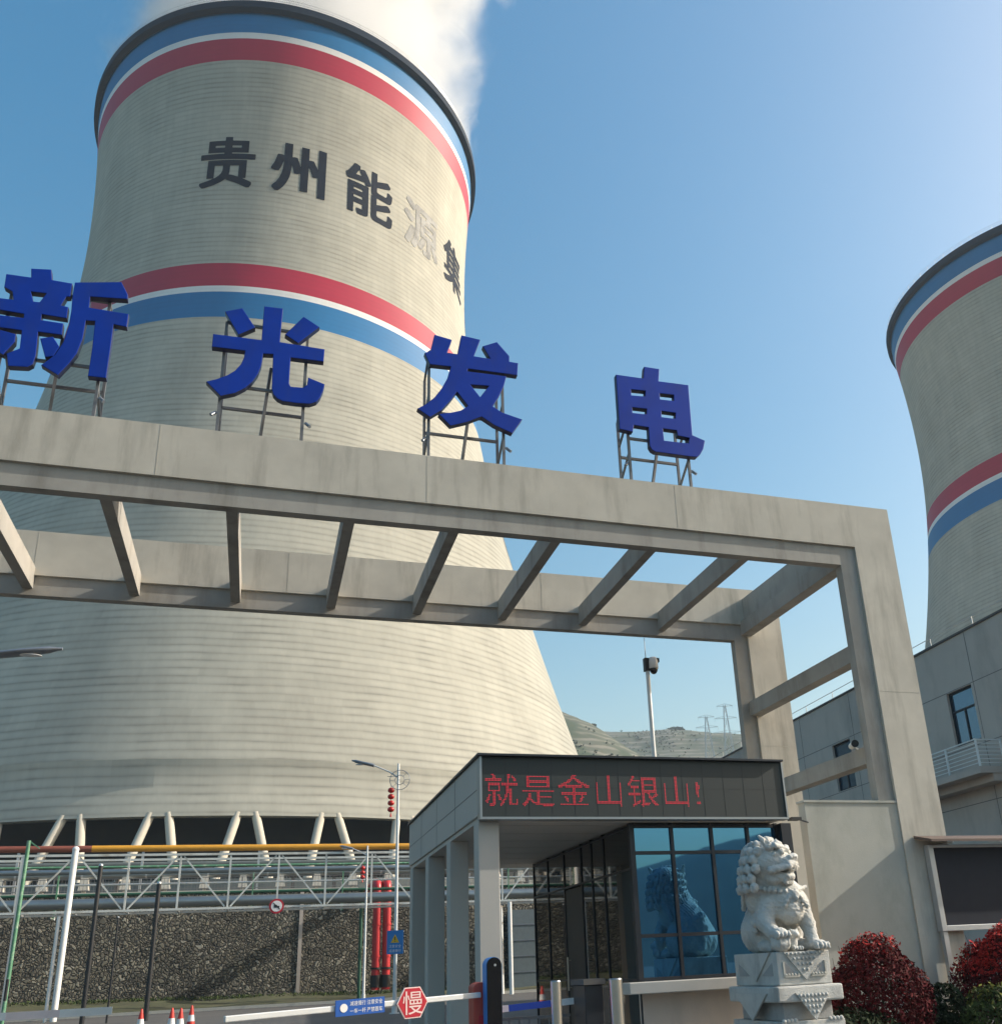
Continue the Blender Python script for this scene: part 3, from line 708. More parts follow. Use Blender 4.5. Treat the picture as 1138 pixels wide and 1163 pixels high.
def plume():
    """steam leaving the near tower: a closed billow filled with scattering vapour"""
    zs = np.linspace(159, 262, 26)
    n = 72
    rg = np.random.default_rng(4)
    lobes = [(rg.uniform(0, 6.28), rg.uniform(159, 262), rg.uniform(6, 15), rg.uniform(-2, 6)) for _ in range(150)]
    vs = []
    for z in zs:
        t = (z - 159) / 103
        cx, cy = 5.5 * t, 0
        rr = 34.3 + 13 * t - 8 * max(0, t - .8) * 5
        for i in range(n):
            a = 2 * math.pi * i / n
            d = 0
            if t > .02:
                for (la, lz, lr, la_) in lobes:
                    da = (a - la + math.pi) % (2 * math.pi) - math.pi
                    q = (da * rr) ** 2 + (z - lz) ** 2
                    if q < lr * lr: d = max(d, la_ * math.sqrt(1 - q / lr / lr))
            r_ = rr + d * min(1, t * 6)
            vs.append((cx + r_ * math.cos(a), cy + r_ * math.sin(a), z))
    g = MB()
    g.add(vs, [(j * n + i, j * n + (i + 1) % n, (j + 1) * n + (i + 1) % n, (j + 1) * n + i) for j in range(len(zs) - 1) for i in range(n)], True)
    g.add(vs[:n], [tuple(reversed(range(n)))]); g.add(vs[-n:], [tuple(range(n))])
    m = bpy.data.materials.new('steam'); m.use_nodes = True
    nt = m.node_tree
    for x in list(nt.nodes):
        if x.type == 'BSDF_PRINCIPLED': nt.nodes.remove(x)
    pv = nt.nodes.new('ShaderNodeVolumePrincipled')
    pv.inputs['Color'].default_value = (0.87, 0.88, 0.89, 1)
    pv.inputs['Anisotropy'].default_value = 0.2
    tc = nt.nodes.new('ShaderNodeTexCoord')
    nz = nt.nodes.new('ShaderNodeTexNoise'); nz.inputs['Scale'].default_value = 0.045; nz.inputs['Detail'].default_value = 6; nz.inputs['Roughness'].default_value = 0.55
    lk(nt, tc.outputs['Object'], nz.inputs['Vector'])
    mr = nt.nodes.new('ShaderNodeMapRange'); mr.inputs['From Min'].default_value, mr.inputs['From Max'].default_value = 0.38, 0.60
    mr.inputs['To Min'].default_value, mr.inputs['To Max'].default_value = 0.0, 0.13
    lk(nt, nz.outputs['Fac'], mr.inputs['Value'])
    # thins out towards the ragged edge of the column
    def mth(op, *a):
        n = nt.nodes.new('ShaderNodeMath'); n.operation = op
        for i, x in enumerate(a):
            if isinstance(x, (int, float)): n.inputs[i].default_value = x
            else: lk(nt, x, n.inputs[i])
        return n.outputs[0]
    sp = nt.nodes.new('ShaderNodeSeparateXYZ'); lk(nt, tc.outputs['Object'], sp.inputs[0])
    h = mth('SUBTRACT', sp.outputs[2], 159.0)
    dx = mth('SUBTRACT', sp.outputs[0], mth('MULTIPLY', h, 0.055))
    rad = mth('DIVIDE', mth('SQRT', mth('ADD', mth('MULTIPLY', dx, dx), mth('MULTIPLY', sp.outputs[1], sp.outputs[1]))), mth('ADD', 34.0, mth('MULTIPLY', h, 0.055)))
    n2 = nt.nodes.new('ShaderNodeTexNoise'); n2.inputs['Scale'].default_value = 0.06; n2.inputs['Detail'].default_value = 9; n2.inputs['Roughness'].default_value = 0.62; n2.inputs['Distortion'].default_value = 0.6
    lk(nt, tc.outputs['Object'], n2.inputs['Vector'])
    ed = mth('ADD', rad, mth('MULTIPLY', mth('SUBTRACT', n2.outputs['Fac'], 0.48), 1.25))
    fo = nt.nodes.new('ShaderNodeMapRange'); fo.interpolation_type = 'SMOOTHSTEP'
    fo.inputs['From Min'].default_value, fo.inputs['From Max'].default_value = 1.10, 0.84
    lk(nt, ed, fo.inputs['Value'])
    lk(nt, mth('MULTIPLY', mr.outputs[0], fo.outputs[0]), pv.inputs['Density'])
    lk(nt, pv.outputs[0], nt.nodes['Material Output'].inputs['Volume'])
    o = bpy.data.objects.new('steam_plume', g.mesh('steam_plume', m))
    o.location = (TX, TY, 0)
    col.objects.link(o)
    tag(o, 'white steam billowing out of the nearest cooling tower', 'steam', kind='stuff')
plume()

# ------------------------------------------------------------------ portal gate
def portal():
    t = thing('portal_gate', 'long concrete portal gate of two frames joined by cross beams over the entrance', 'gate', (1, 14, 0))
    UL, UR = -9.4, 11.56                 # outer edges
    W0 = 0.91
    ztop, zf, zi = 9.73, 8.82, 8.43      # top, fascia underside, inner member underside
    def frame(v, back):
        f = MB()
        f.box(UR - W0, UR, v, v + .25, 0, ztop)                      # right column
        f.box(UL, UL + W0, v, v + .25, 0, ztop)
        f.box(UL + W0, UR - W0, v, v + .25, zf, ztop)
        f.box(UL + W0, UR - W0, v + .25, v + .85, ztop - .26, ztop)  # slab on top behind the fascia
        o = f.build('back_frame' if back else 'front_frame', M['gate'], t)
        i = MB()
        i.box(UL + W0, UR - W0, v + .055, v + .245, zi, zf)
        i.box(UR - W0 - .34, UR - W0, v + .055, v + .245, 0, zi)
        i.box(UL + W0, UL + W0 + .34, v + .055, v + .245, 0, zi)
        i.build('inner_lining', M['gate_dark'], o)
    frame(14.0, False)
    frame(18.47, True)
    for u in (-8.2, -6.33, -4.46, -2.62, -.77, 1.08, 2.85, 4.70, 6.55, 8.47):
        b = MB(); b.box(u - .09, u + .09, 14.25, 18.525, 8.56, 8.98)
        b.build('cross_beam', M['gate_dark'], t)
    for (z0, z1, ua, ub) in ((8.56, 8.90, 10.50, 10.78), (8.902, 9.468, 10.60, 10.80), (6.6, 6.93, 10.50, 10.78), (4.65, 4.96, 10.50, 10.78)):
        b = MB(); b.box(ua, ub, 14.25, 18.525, z0, z1)
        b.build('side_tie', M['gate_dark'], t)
    for (z0, z1, ua, ub) in ((8.56, 8.90, -8.62, -8.34), (6.6, 6.93, -8.62, -8.34), (4.65, 4.96, -8.62, -8.34)):
        b = MB(); b.box(ua, ub, 14.25, 18.525, z0, z1)
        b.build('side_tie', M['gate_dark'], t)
    for v, o_ in ((14.0, 'front'), (18.47, 'back')):
        for u in ((-6.9, -1.9, 2.3, 6.9) if v < 15 else (-4.4, .2, 5.6)):
            j = MB(); j.box(u - .006, u + .006, v - .002, v + .001, 8.83, 9.71); j.build('panel_joint', M['joint'], t)
        for z in (5.9,):
            j = MB(); j.box(UR - W0 + .02, UR - .02, v - .002, v + .001, z - .006, z + .006); j.build('panel_joint', M['joint'], t)
    s = MB(); s.box(8.79, 10.645, 14.03, 14.24, 0, 3.85)
    s.box(8.77, 10.645, 14.01, 14.26, 3.85, 3.89)
    single(s, 'plastered_wall', M['infill'], 'plastered greenish grey wall panel beside the right gate column, behind the red bush', 'wall', (9.7, 14.1, 0))
portal()

LETTERS = {"guang":[[[-1.123,11.994],[-0.855,12.118],[-0.624,11.759],[-0.881,11.567]],[[0.142,12.139],[0.416,11.973],[0.081,11.573],[-0.144,11.712]],[[-0.511,12.224],[-0.203,12.241],[-0.216,11.546],[0.521,11.534],[0.514,11.278],[-0.024,11.265],[-0.023,10.751],[0.006,10.697],[0.203,10.708],[0.265,10.777],[0.276,10.922],[0.551,10.833],[0.53,10.695],[0.485,10.553],[0.43,10.464],[0.327,10.408],[0.11,10.39],[-0.107,10.393],[-0.195,10.431],[-0.259,10.5],[-0.291,10.601],[-0.31,11.282],[-0.466,11.262],[-0.479,11.035],[-0.521,10.854],[-0.596,10.695],[-0.703,10.551],[-0.852,10.43],[-1.064,10.339],[-1.304,10.577],[-1.14,10.657],[-0.991,10.753],[-0.883,10.859],[-0.798,11.006],[-0.761,11.147],[-0.753,11.27],[-1.271,11.256],[-1.271,11.513],[-0.511,11.532]]],"fa":[[[2.406,12.192],[2.726,12.14],[2.632,11.832],[2.826,11.848],[2.899,12.271],[3.249,12.238],[3.125,11.857],[3.425,11.855],[3.29,12.105],[3.558,12.247],[3.79,11.976],[3.787,11.857],[3.952,11.853],[3.93,11.581],[3.724,11.579],[3.012,11.567],[3.004,11.511],[3.723,11.529],[3.67,11.312],[3.582,11.093],[3.455,10.85],[3.622,10.75],[3.995,10.66],[3.801,10.344],[3.476,10.463],[3.246,10.605],[2.99,10.456],[2.694,10.334],[2.486,10.542],[2.717,10.611],[2.877,10.675],[3.005,10.787],[2.811,11.049],[2.691,10.844],[2.536,10.628],[2.334,10.457],[2.115,10.597],[2.265,10.711],[2.411,10.871],[2.535,11.071],[2.639,11.302],[2.701,11.557],[2.328,11.541],[2.231,11.768],[2.338,11.834]],[[3.055,11.237],[3.391,11.266],[3.228,11.009]]],"dian":[[[6.473,12.214],[6.792,12.216],[6.753,11.93],[7.382,11.946],[7.356,10.815],[7.611,10.73],[7.557,10.542],[7.482,10.417],[7.406,10.344],[7.26,10.337],[6.553,10.342],[6.485,10.378],[6.444,10.452],[6.453,10.853],[6.158,10.86],[6.128,10.709],[5.863,10.734],[5.872,11.933],[6.432,11.94]],[[6.157,11.644],[6.453,11.661],[6.436,11.535],[6.159,11.516]],[[6.151,11.248],[6.45,11.256],[6.431,11.137],[6.154,11.128]],[[6.749,11.651],[7.044,11.664],[7.032,11.53],[6.75,11.519]],[[6.751,11.258],[7.044,11.261],[7.025,11.131],[6.747,11.125]],[[6.749,10.871],[7.03,10.871],[7.043,10.76],[7.28,10.742],[7.254,10.621],[6.755,10.612]]],"xin":[[[-3.402,12.106],[-2.733,12.258],[-2.613,12.03],[-2.609,11.939],[-3.149,11.876],[-3.141,11.666],[-2.562,11.656],[-2.562,11.397],[-2.757,11.413],[-2.751,11.077],[-2.751,10.396],[-3.011,10.39],[-3.012,10.92],[-3.03,11.424],[-3.158,11.407],[-3.161,11.055],[-3.209,10.776],[-3.295,10.574],[-3.421,10.336],[-3.671,10.482],[-3.51,10.695],[-3.423,10.952],[-3.387,11.285],[-3.387,11.561],[-3.404,11.837]],[[-4.046,12.242],[-3.762,12.285],[-3.725,12.085],[-3.436,12.079],[-3.429,11.818],[-3.485,11.806],[-3.538,11.628],[-3.434,11.616],[-3.428,11.398],[-3.783,11.405],[-3.775,11.3],[-3.466,11.297],[-3.454,11.076],[-3.789,11.072],[-3.771,10.834],[-3.763,10.623],[-3.782,10.475],[-3.848,10.412],[-4.106,10.385],[-4.157,10.605],[-3.998,10.726],[-4.015,11.056],[-4.435,11.056],[-4.458,11.279],[-4.023,11.292],[-4.025,11.365],[-4.502,11.378],[-4.519,11.592],[-4.205,11.602],[-4.24,11.747],[-4.362,11.812],[-4.37,12.066],[-4.023,12.072]],[[-3.987,11.8],[-3.772,11.811],[-3.843,11.63],[-3.929,11.623]],[[-3.748,10.959],[-3.577,11.026],[-3.46,10.851],[-3.522,10.666],[-3.637,10.63]],[[-4.303,11.015],[-4.082,10.976],[-4.074,10.832],[-4.2,10.571],[-4.367,10.659]]]}

def sign_letters():
    info = {'xin': ('leftmost blue sign character on the gate beam, cut by the picture edge', 'blue 3D character with a walking-stick stroke and axe shape'),
            'guang': ('blue sign character with two slanting dots above its bar, second from left', ''),
            'fa': ('blue sign character with crossing strokes at its foot, third from left on the beam', ''),
            'dian': ('blue box-shaped sign character with six small openings, rightmost on the beam', '')}
    zb = 9.73
    for key, loops in LETTERS.items():
        us = [p[0] for l in loops for p in l]; zs = [p[1] for l in loops for p in l]
        u0, u1, z1 = min(us), max(us), max(zs)
        if key == 'xin': u0 = -4.5
        cu = (u0 + u1) / 2
        t = thing('sign_character', info[key][0], 'sign character', (cu, 14.1, zb), 'blue characters standing on the gate')
        c = fill2d(loops)
        c.extrude = .05
        c.bevel_depth, c.bevel_resolution = .012, 1
        c.offset = -.012
        me = curve_mesh(c)
        vs = [(v.co.x - cu, 13.93 + .062 - v.co.z - 14.1, v.co.y - zb) for v in me.vertices]
        fs = [tuple(p.vertices) for p in me.polygons]
        m2 = bpy.data.meshes.new('letter_face')
        m2.from_pydata(vs, [], fs)
        bm = bmesh.new(); bm.from_mesh(m2)
        bmesh.ops.remove_doubles(bm, verts=bm.verts[:], dist=.0004)
        bmesh.ops.recalc_face_normals(bm, faces=bm.faces[:]); bm.to_mesh(m2); bm.free()
        m2.materials.append(M['letter']); m2.materials.append(M['letter_side'])
        for p in m2.polygons:
            p.material_index = 0 if abs(p.normal.y) > .6 else 1
        o = bpy.data.objects.new('letter_face', m2); col.objects.link(o); o.parent = t
        # angle-iron scaffold behind
        la, lb, lm = u0 + .22, u1 - .32, (u0 + u1) / 2 + .05
        s = MB(); q = .045
        H = z1 - zb
        vf, vb = 14.08, 14.55
        hb = {'dian': .62, 'fa': .74, 'guang': .8, 'xin': .8}[key] * H
        for u in (la, lb):
            s.bar((u, vf, zb), (u, vf, zb + H * .86), q, q)
            s.bar((u, vb, zb), (u, vb, zb + hb), q, q)
            s.bar((u, vb, zb + hb), (u, vf, zb + H * .86), q * .8, q * .8)
            s.bar((u, vb, zb + .28), (u, vf, zb + .62), q * .8, q * .8)
            s.bar((u, vb, zb + 1.0), (u, vf, zb + 1.3), q * .8, q * .8)
        s.bar((lm - .12, vb, zb), (lm, vf + .01, zb + H * .55), q, q)
        for (z, v) in ((.86, vf), (.92 / H, vf), (.78 / H, vb)):
            s.bar((la, v, zb + H * z), (lb, v, zb + H * z), q, q)
        s.build('scaffold', M['scaffold'], t)
        for u, sg in ((la - .02, -1), (lb + .03, 1)):
            k = MB()
            k.tube((u + sg * .02, vf + .02, zb + .40), (u + sg * .09, vf - .03, zb + .31), .028, n=10)
            k.bar((u, vf, zb + .38), (u + sg * .05, vf, zb + .36), .02, .02)
            k.build('spotlight', M['lamp_head'], t)
sign_letters()

def cable():
    b = MB()
    pts = []
    for i in range(60):
        u = -4.2 + 11.9 * i / 59
        pts.append((u, 14.3 + .05 * math.sin(u * 3), 9.75 + .05 * abs(math.sin(u * 2.3))))
    b.path(pts, .016, 6)
    single(b, 'power_cable', M['black'], 'thin black cable along the top of the gate beam linking the blue characters', 'cable', (1.7, 14.3, 9.74))
cable()

# ------------------------------------------------------------------ text helper (the built-in font)
def text_polys(s):
    """flat text of em height 1: vertices (x, y) and faces"""
    cu = bpy.data.curves.new('text', 'FONT'); cu.body = s; cu.size = 1; cu.resolution_u = 3
    o = bpy.data.objects.new('text', cu); col.objects.link(o)
    bpy.context.view_layer.update()
    me = bpy.data.meshes.new_from_object(o.evaluated_get(bpy.context.evaluated_depsgraph_get()))
    me.calc_loop_triangles()
    vs = [(v.co.x, v.co.y) for v in me.vertices]
    fs = [tuple(t.vertices) for t in me.loop_triangles]
    bpy.data.objects.remove(o)
    return vs, fs

def led_dots(ch, n=24):
    vs, fs = text_polys(ch)
    V = np.array(vs)
    hit = np.zeros((n, n), bool)
    # sample each dot's cell
    for dy in (.5,):
        for dx in (.5,):
            X, Y = np.meshgrid((np.arange(n) + dx) / n, (np.arange(n) + dy) / n - .12)
            for a, b, c in fs:
                (ax, ay), (bx, by), (cx, cy) = V[a], V[b], V[c]
                d = (by - cy) * (ax - cx) + (cx - bx) * (ay - cy)
                if abs(d) < 1e-12: continue
                l1 = ((by - cy) * (X - cx) + (cx - bx) * (Y - cy)) / d
                l2 = ((cy - ay) * (X - cx) + (ax - cx) * (Y - cy)) / d
                hit |= (l1 >= 0) & (l2 >= 0) & (l1 + l2 <= 1)
    return hit

# ------------------------------------------------------------------ guardhouse
def guardhouse():
    H0 = 0.0
    t = thing('guardhouse', 'grey guardhouse with blue mirror windows and a columned canopy under the red scrolling sign', 'guardhouse', (4.9, 14.9, 0))
    UL, UR, VF, VB = 2.66, 7.10, 12.0, 17.9
    zs, zt = 3.23, 4.05
    r = MB(); r.box(UL, UR, VF, VB, zs + .06, zt)
    r.build('roof', M['house'], t, bevel=.01)
    c = MB(); c.box(UL - .035, UR + .035, VF - .20, VB + .03, zt + .002, zt + .03)
    c.build('roof_edging', M['dark_frame'], t)
    s = MB(); s.box(UL + .03, UR - .03, VF + .03, VB - .03, zs, zs + .057)
    sm = MB()
    for v in (13.5, 15.0, 16.5): sm.box(UL - .002, UL + .001, v - .006, v + .006, zs + .07, zt - .01)
    sm.box(UL - .003, UL + .001, VF + .02, VB - .02, zs + .40, zs + .408)
    sm.build('cladding_seams', M['dark_frame'], t)
    for k in range(7):
        s.box(UL + .3, UR - .05, VF + .4 + k * .78, VF + .42 + k * .78, zs - .004, zs - .001)
    s.build('soffit', M['soffit'], t)
    for v in (12.03, 13.95, 15.85, 17.55):
        k = MB(); k.box(UL + .012, UL + .29, v, v + .28, 0, zs - .002)
        k.build('column', M['house'], t, bevel=.012)
    # glazed box
    G0, V0, V1 = 4.83, 12.16, 17.1
    zg0, zg1 = 1.20, zs
    us = [G0, 5.44, 6.05, 6.62, 7.08]
    zr = [zg0, 1.74, 2.82, zg1 - .05]
    fr = MB(); e = .045
    for u in us: fr.box(u - e / 2, u + e / 2, V0 - .02, V0 + .06, zg0, zg1 - .012)
    for z in zr: fr.box(G0 + .03, us[-1] - .03, V0 - .016, V0 + .05, z - e / 2, z + e / 2)
    fr.box(7.10, 7.26, 12.02, 12.5, 0, 3.20)
    fr.build('window_frame', M['dark_frame'], t)
    for i in range(4):
        for j in range(3):
            p = MB(); p.box(us[i] + e / 2, us[i + 1] - e / 2, V0 + .01, V0 + .022, zr[j] + e / 2, zr[j + 1] - e / 2)
            p.build('window_pane', M['glass_blue'], t)
    # left side: dark glazed wall with a door
    vs = [V0, 13.3, 13.85, 14.35, 15.25, 16.2, V1]
    fr = MB()
    e = .03
    for v in vs: fr.box(G0 - .012, G0 + .05, v - e / 2, v + e / 2, .22, zg1 - .012)
    for z in (.3, 1.2, 2.62, zg1 - .05):
        fr.box(G0 - .009, G0 + .04, V0 + .03, V1, z - e / 2, z + e / 2)
    fr.build('side_frame', M['dark_frame'], t)
    for i in range(6):
        for (a, b) in ((.3, 1.2), (1.2, 2.62), (2.62, zg1 - .05)):
            if i == 3 and a < 2: continue
            p = MB(); p.box(G0 + .005, G0 + .017, vs[i] + e / 2, vs[i + 1] - e / 2, a + e / 2, b - e / 2)
            p.build('side_pane', M['glass_dark'], t)
    d = MB(); d.box(G0 + .0, G0 + .045, vs[3] + e, vs[4] - e, .32, 2.58)
    do = d.build('door', M['black'], t)
    h = MB(); h.tube((G0 - .05, vs[4] - .16, 1.05), (G0 - .05, vs[4] - .16, 1.55), .015, n=8)
    h.bar((G0 - .05, vs[4] - .16, 1.1), (G0, vs[4] - .16, 1.1), .014, .014); h.bar((G0 - .05, vs[4] - .16, 1.5), (G0, vs[4] - .16, 1.5), .014, .014)
    h.build('handle', M['stainless'], do)
    w_ = MB()
    w_.box(G0 + .06, UR, V0 + .1, V1, 0, .30); w_.box(G0 + .004, UR - .003, 12.13, V0 + .098, 0, 1.03)
    w_.box(UR - .10, UR - .004, V0 + .1, V1, .3, zs - .004)
    w_.box(G0 + .06, UR - .1, V1 - .12, V1 - .004, .3, zs - .004)
    w_.build('base_wall', M['bldg'], t)
    s = MB(); s.box(4.56, 7.12, 11.86, 12.128, 1.035, 1.175)
    s.build('window_sill', M['sill'], t, bevel=.01)
    f = MB(); f.box(G0 + .1, UR - .15, V0 + .2, V1 - .2, .3, .34)
    f.box(5.2, 6.7, 12.6, 13.2, .98, 1.03); f.box(5.25, 5.3, 12.65, 13.15, .34, .98); f.box(6.6, 6.65, 12.65, 13.15, .34, .98)
    f.build('desk', M['bldg_trim'], t)
    pl = MB(); pl.box(2.2, 7.3, 11.3, 18.4, 0.004, .14)
    single(pl, 'guardhouse_island', M['sill'], 'raised kerbed island under the guardhouse', 'kerb island', (4.8, 14.8, 0), kind='structure')

    # scrolling sign
    L = thing('scrolling_sign', 'long dark scrolling sign with red dotted characters on the guardhouse front', 'LED sign', (4.9, 11.97, zs))
    b = MB(); b.box(UL + .03, UR + .02, 11.87, 11.995, zs + .03, zt - .002)
    b.build('panel', M['led_panel'], L)
    fr = MB()
    x0, x1, z0, z1 = UL + .03, UR + .02, zs + .03, zt - .002
    fr.box(x0 - .03, x0, 11.85, 12.0, z0 - .03, z1); fr.box(x1, x1 + .025, 11.85, 12.0, z0 - .03, z1)
    fr.box(x0, x1, 11.85, 12.0, z0 - .03, z0)
    fr.build('frame', M['steel_trim'], L)
    sm = MB()
    for k in range(1, 14): sm.box(x0 + (x1 - x0) * k / 14 - .002, x0 + (x1 - x0) * k / 14 + .002, 11.8685, 11.8698, z0, z1)
    sm.box(x0, x1, 11.8682, 11.8684, (z0 + z1) / 2 - .002, (z0 + z1) / 2 + .002)
    sm.build('module_seams', M['black'], L)
    em, pit, n = .475, .497, 24
    for k, ch in enumerate('就是金山银山!'):
        hit = led_dots(ch, n)
        g = MB()
        a = em / n
        off = 0
        for j in range(n):
            for i in range(n):
                if hit[j, i]:
                    x = 2.715 + k * pit + (i + .5) * a + (off if ch == '!' else 0); z = 3.38 + (j + .5) * a * .97
                    q = a * .29
                    g.add([(x - q, 11.866, z - q), (x + q, 11.866, z - q), (x + q, 11.866, z + q), (x - q, 11.866, z + q)], [(0, 1, 2, 3)])
        g.build('lit_character', M['led_red'], L)
    # camera pole behind the house
    c = thing('camera_pole', 'slim white pole with a domed security camera and lightning rod rising behind the guardhouse roof', 'security camera', (7.70, 17.5 + .9, 0))
    u, v = 7.98, 18.4
    K = .78
    BASE[c.name] = (u, v, 0); c.location = GP(u, v, 0)
    zt_ = 7.75
    p = MB(); p.tube((u, v, 0), (u, v, zt_), .055, .045, n=14); p.build('pole', M['lamp_white'], c)
    p = MB(); p.tube((u - .02, v, zt_), (u - .02, v, zt_ + .55), .012, .006, n=6); p.build('lightning_rod', M['galv'], c)
    p = MB(); p.box(u - .07, u + .035, v - .06, v + .06, zt_ - .24, zt_ + .06); p.build('bracket', M['black'], c)
    p = MB(); p.lathe([(.02, .19), (.08, .17), (.105, .09), (.11, -.08), (.10, -.09)], (u + .13, v - .05, zt_ - .10), 20); p.build('housing', M['white_paint'], c)
    p = MB(); p.ball((u + .13, v - .05, zt_ - .20), .092, .092, .115, 18); p.build('dome', M['dome_glass'], c)
    p = MB(); p.box(u + .20, u + .27, v - .09, v + .0, zt_ - .03, zt_ + .06); p.build('infrared_lamp', M['black'], c)
    # fittings on the gate column and the house end
    for (uu, zz, lab) in ((8.30, 4.42, 'small dark floodlight on the back gate column above the scrolling sign end'), (8.62, 3.57, 'small dark floodlight at the top edge of the plastered wall')):
        k = thing('floodlight', lab, 'floodlight', (uu, 13.9, zz), 'small floodlights by the gate column')
        vv = 14.03 if uu > 8.5 else 12.3
        if uu < 8.5:
            uu = 7.30; zz = 4.02; vv = 12.3; BASE[k.name] = (uu, vv, zz); k.location = GP(uu, vv, zz)
        a = MB(); a.box(uu - .16, uu + .02, vv - .10, vv + .06, zz - .025, zz + .02); a.build('lamp_body', M['black'], k)
        a = MB(); a.bar((uu + .0, vv, zz), (uu + .20 if uu > 8.5 else uu - .14, vv, zz - .06), .02, .02); a.build('bracket', M['dark_frame'], k)
    k = thing('bullet_camera', 'white bullet camera with a black lens end on the third side tie of the gate', 'security camera', (10.35, 14.35, 4.98))
    a = MB(); a.tube((10.42, 14.75, 5.03), (10.26, 14.42, 5.0), .062, n=16); a.build('housing', M['white_paint'], k)
    a = MB(); a.tube((10.26, 14.42, 5.0), (10.245, 14.39, 4.997), .067, n=16); a.build('lens_end', M['black'], k)
    a = MB(); a.bar((10.41, 14.7, 5.02), (10.52, 14.7, 4.95), .03, .03); a.build('bracket', M['galv'], k)
guardhouse()

# ------------------------------------------------------------------ stone lion (carved as one solid)
def surface_net(F, o, h):
    """iso-surface at 0 of a sampled field, inside negative"""
    nx, ny, nz = F.shape
    S = F < 0
    c = np.zeros((nx - 1, ny - 1, nz - 1), int)
    for dx in (0, 1):
        for dy in (0, 1):
            for dz in (0, 1):
                c += S[dx:nx - 1 + dx, dy:ny - 1 + dy, dz:nz - 1 + dz]
    act = (c > 0) & (c < 8)
    idx = -np.ones(act.shape, int)
    idx[act] = np.arange(act.sum())
    ps = np.zeros(act.shape + (3,)); cnt = np.zeros(act.shape)
    corners = [(a, b, d) for a in (0, 1) for b in (0, 1) for d in (0, 1)]
    for p in corners:
        for ax in range(3):
            if p[ax]: continue
            q = list(p); q[ax] = 1
            A = F[p[0]:nx - 1 + p[0], p[1]:ny - 1 + p[1], p[2]:nz - 1 + p[2]]
            B = F[q[0]:nx - 1 + q[0], q[1]:ny - 1 + q[1], q[2]:nz - 1 + q[2]]
            x = act & ((A < 0) != (B < 0))
            t = np.where(x, A / np.where(A == B, 1, A - B), 0)
            for k in range(3):
                ps[..., k] += np.where(x, p[k] + (t if k == ax else 0), 0)
            cnt += x
    I = np.argwhere(act)
    P = (ps[act] / cnt[act][:, None] + I) * h + np.array(o)
    fs = []
    for ax in range(3):
        A = S; sl1 = [slice(None)] * 3; sl2 = [slice(None)] * 3
        sl1[ax] = slice(0, -1); sl2[ax] = slice(1, None)
        ch = S[tuple(sl1)] != S[tuple(sl2)]
        E = np.argwhere(ch)
        b, d = [(1, 2), (2, 0), (0, 1)][ax]
        for e in E:
            if e[b] == 0 or e[d] == 0 or e[b] >= act.shape[b] or e[d] >= act.shape[d]: continue
            e0 = e.copy(); e1 = e.copy(); e1[b] -= 1; e2 = e1.copy(); e2[d] -= 1; e3 = e.copy(); e3[d] -= 1
            q = [idx[tuple(x)] for x in (e0, e1, e2, e3)]
            if min(q) < 0: continue
            fs.append(tuple(q) if S[tuple(e)] else tuple(q[::-1]))
    return P, fs

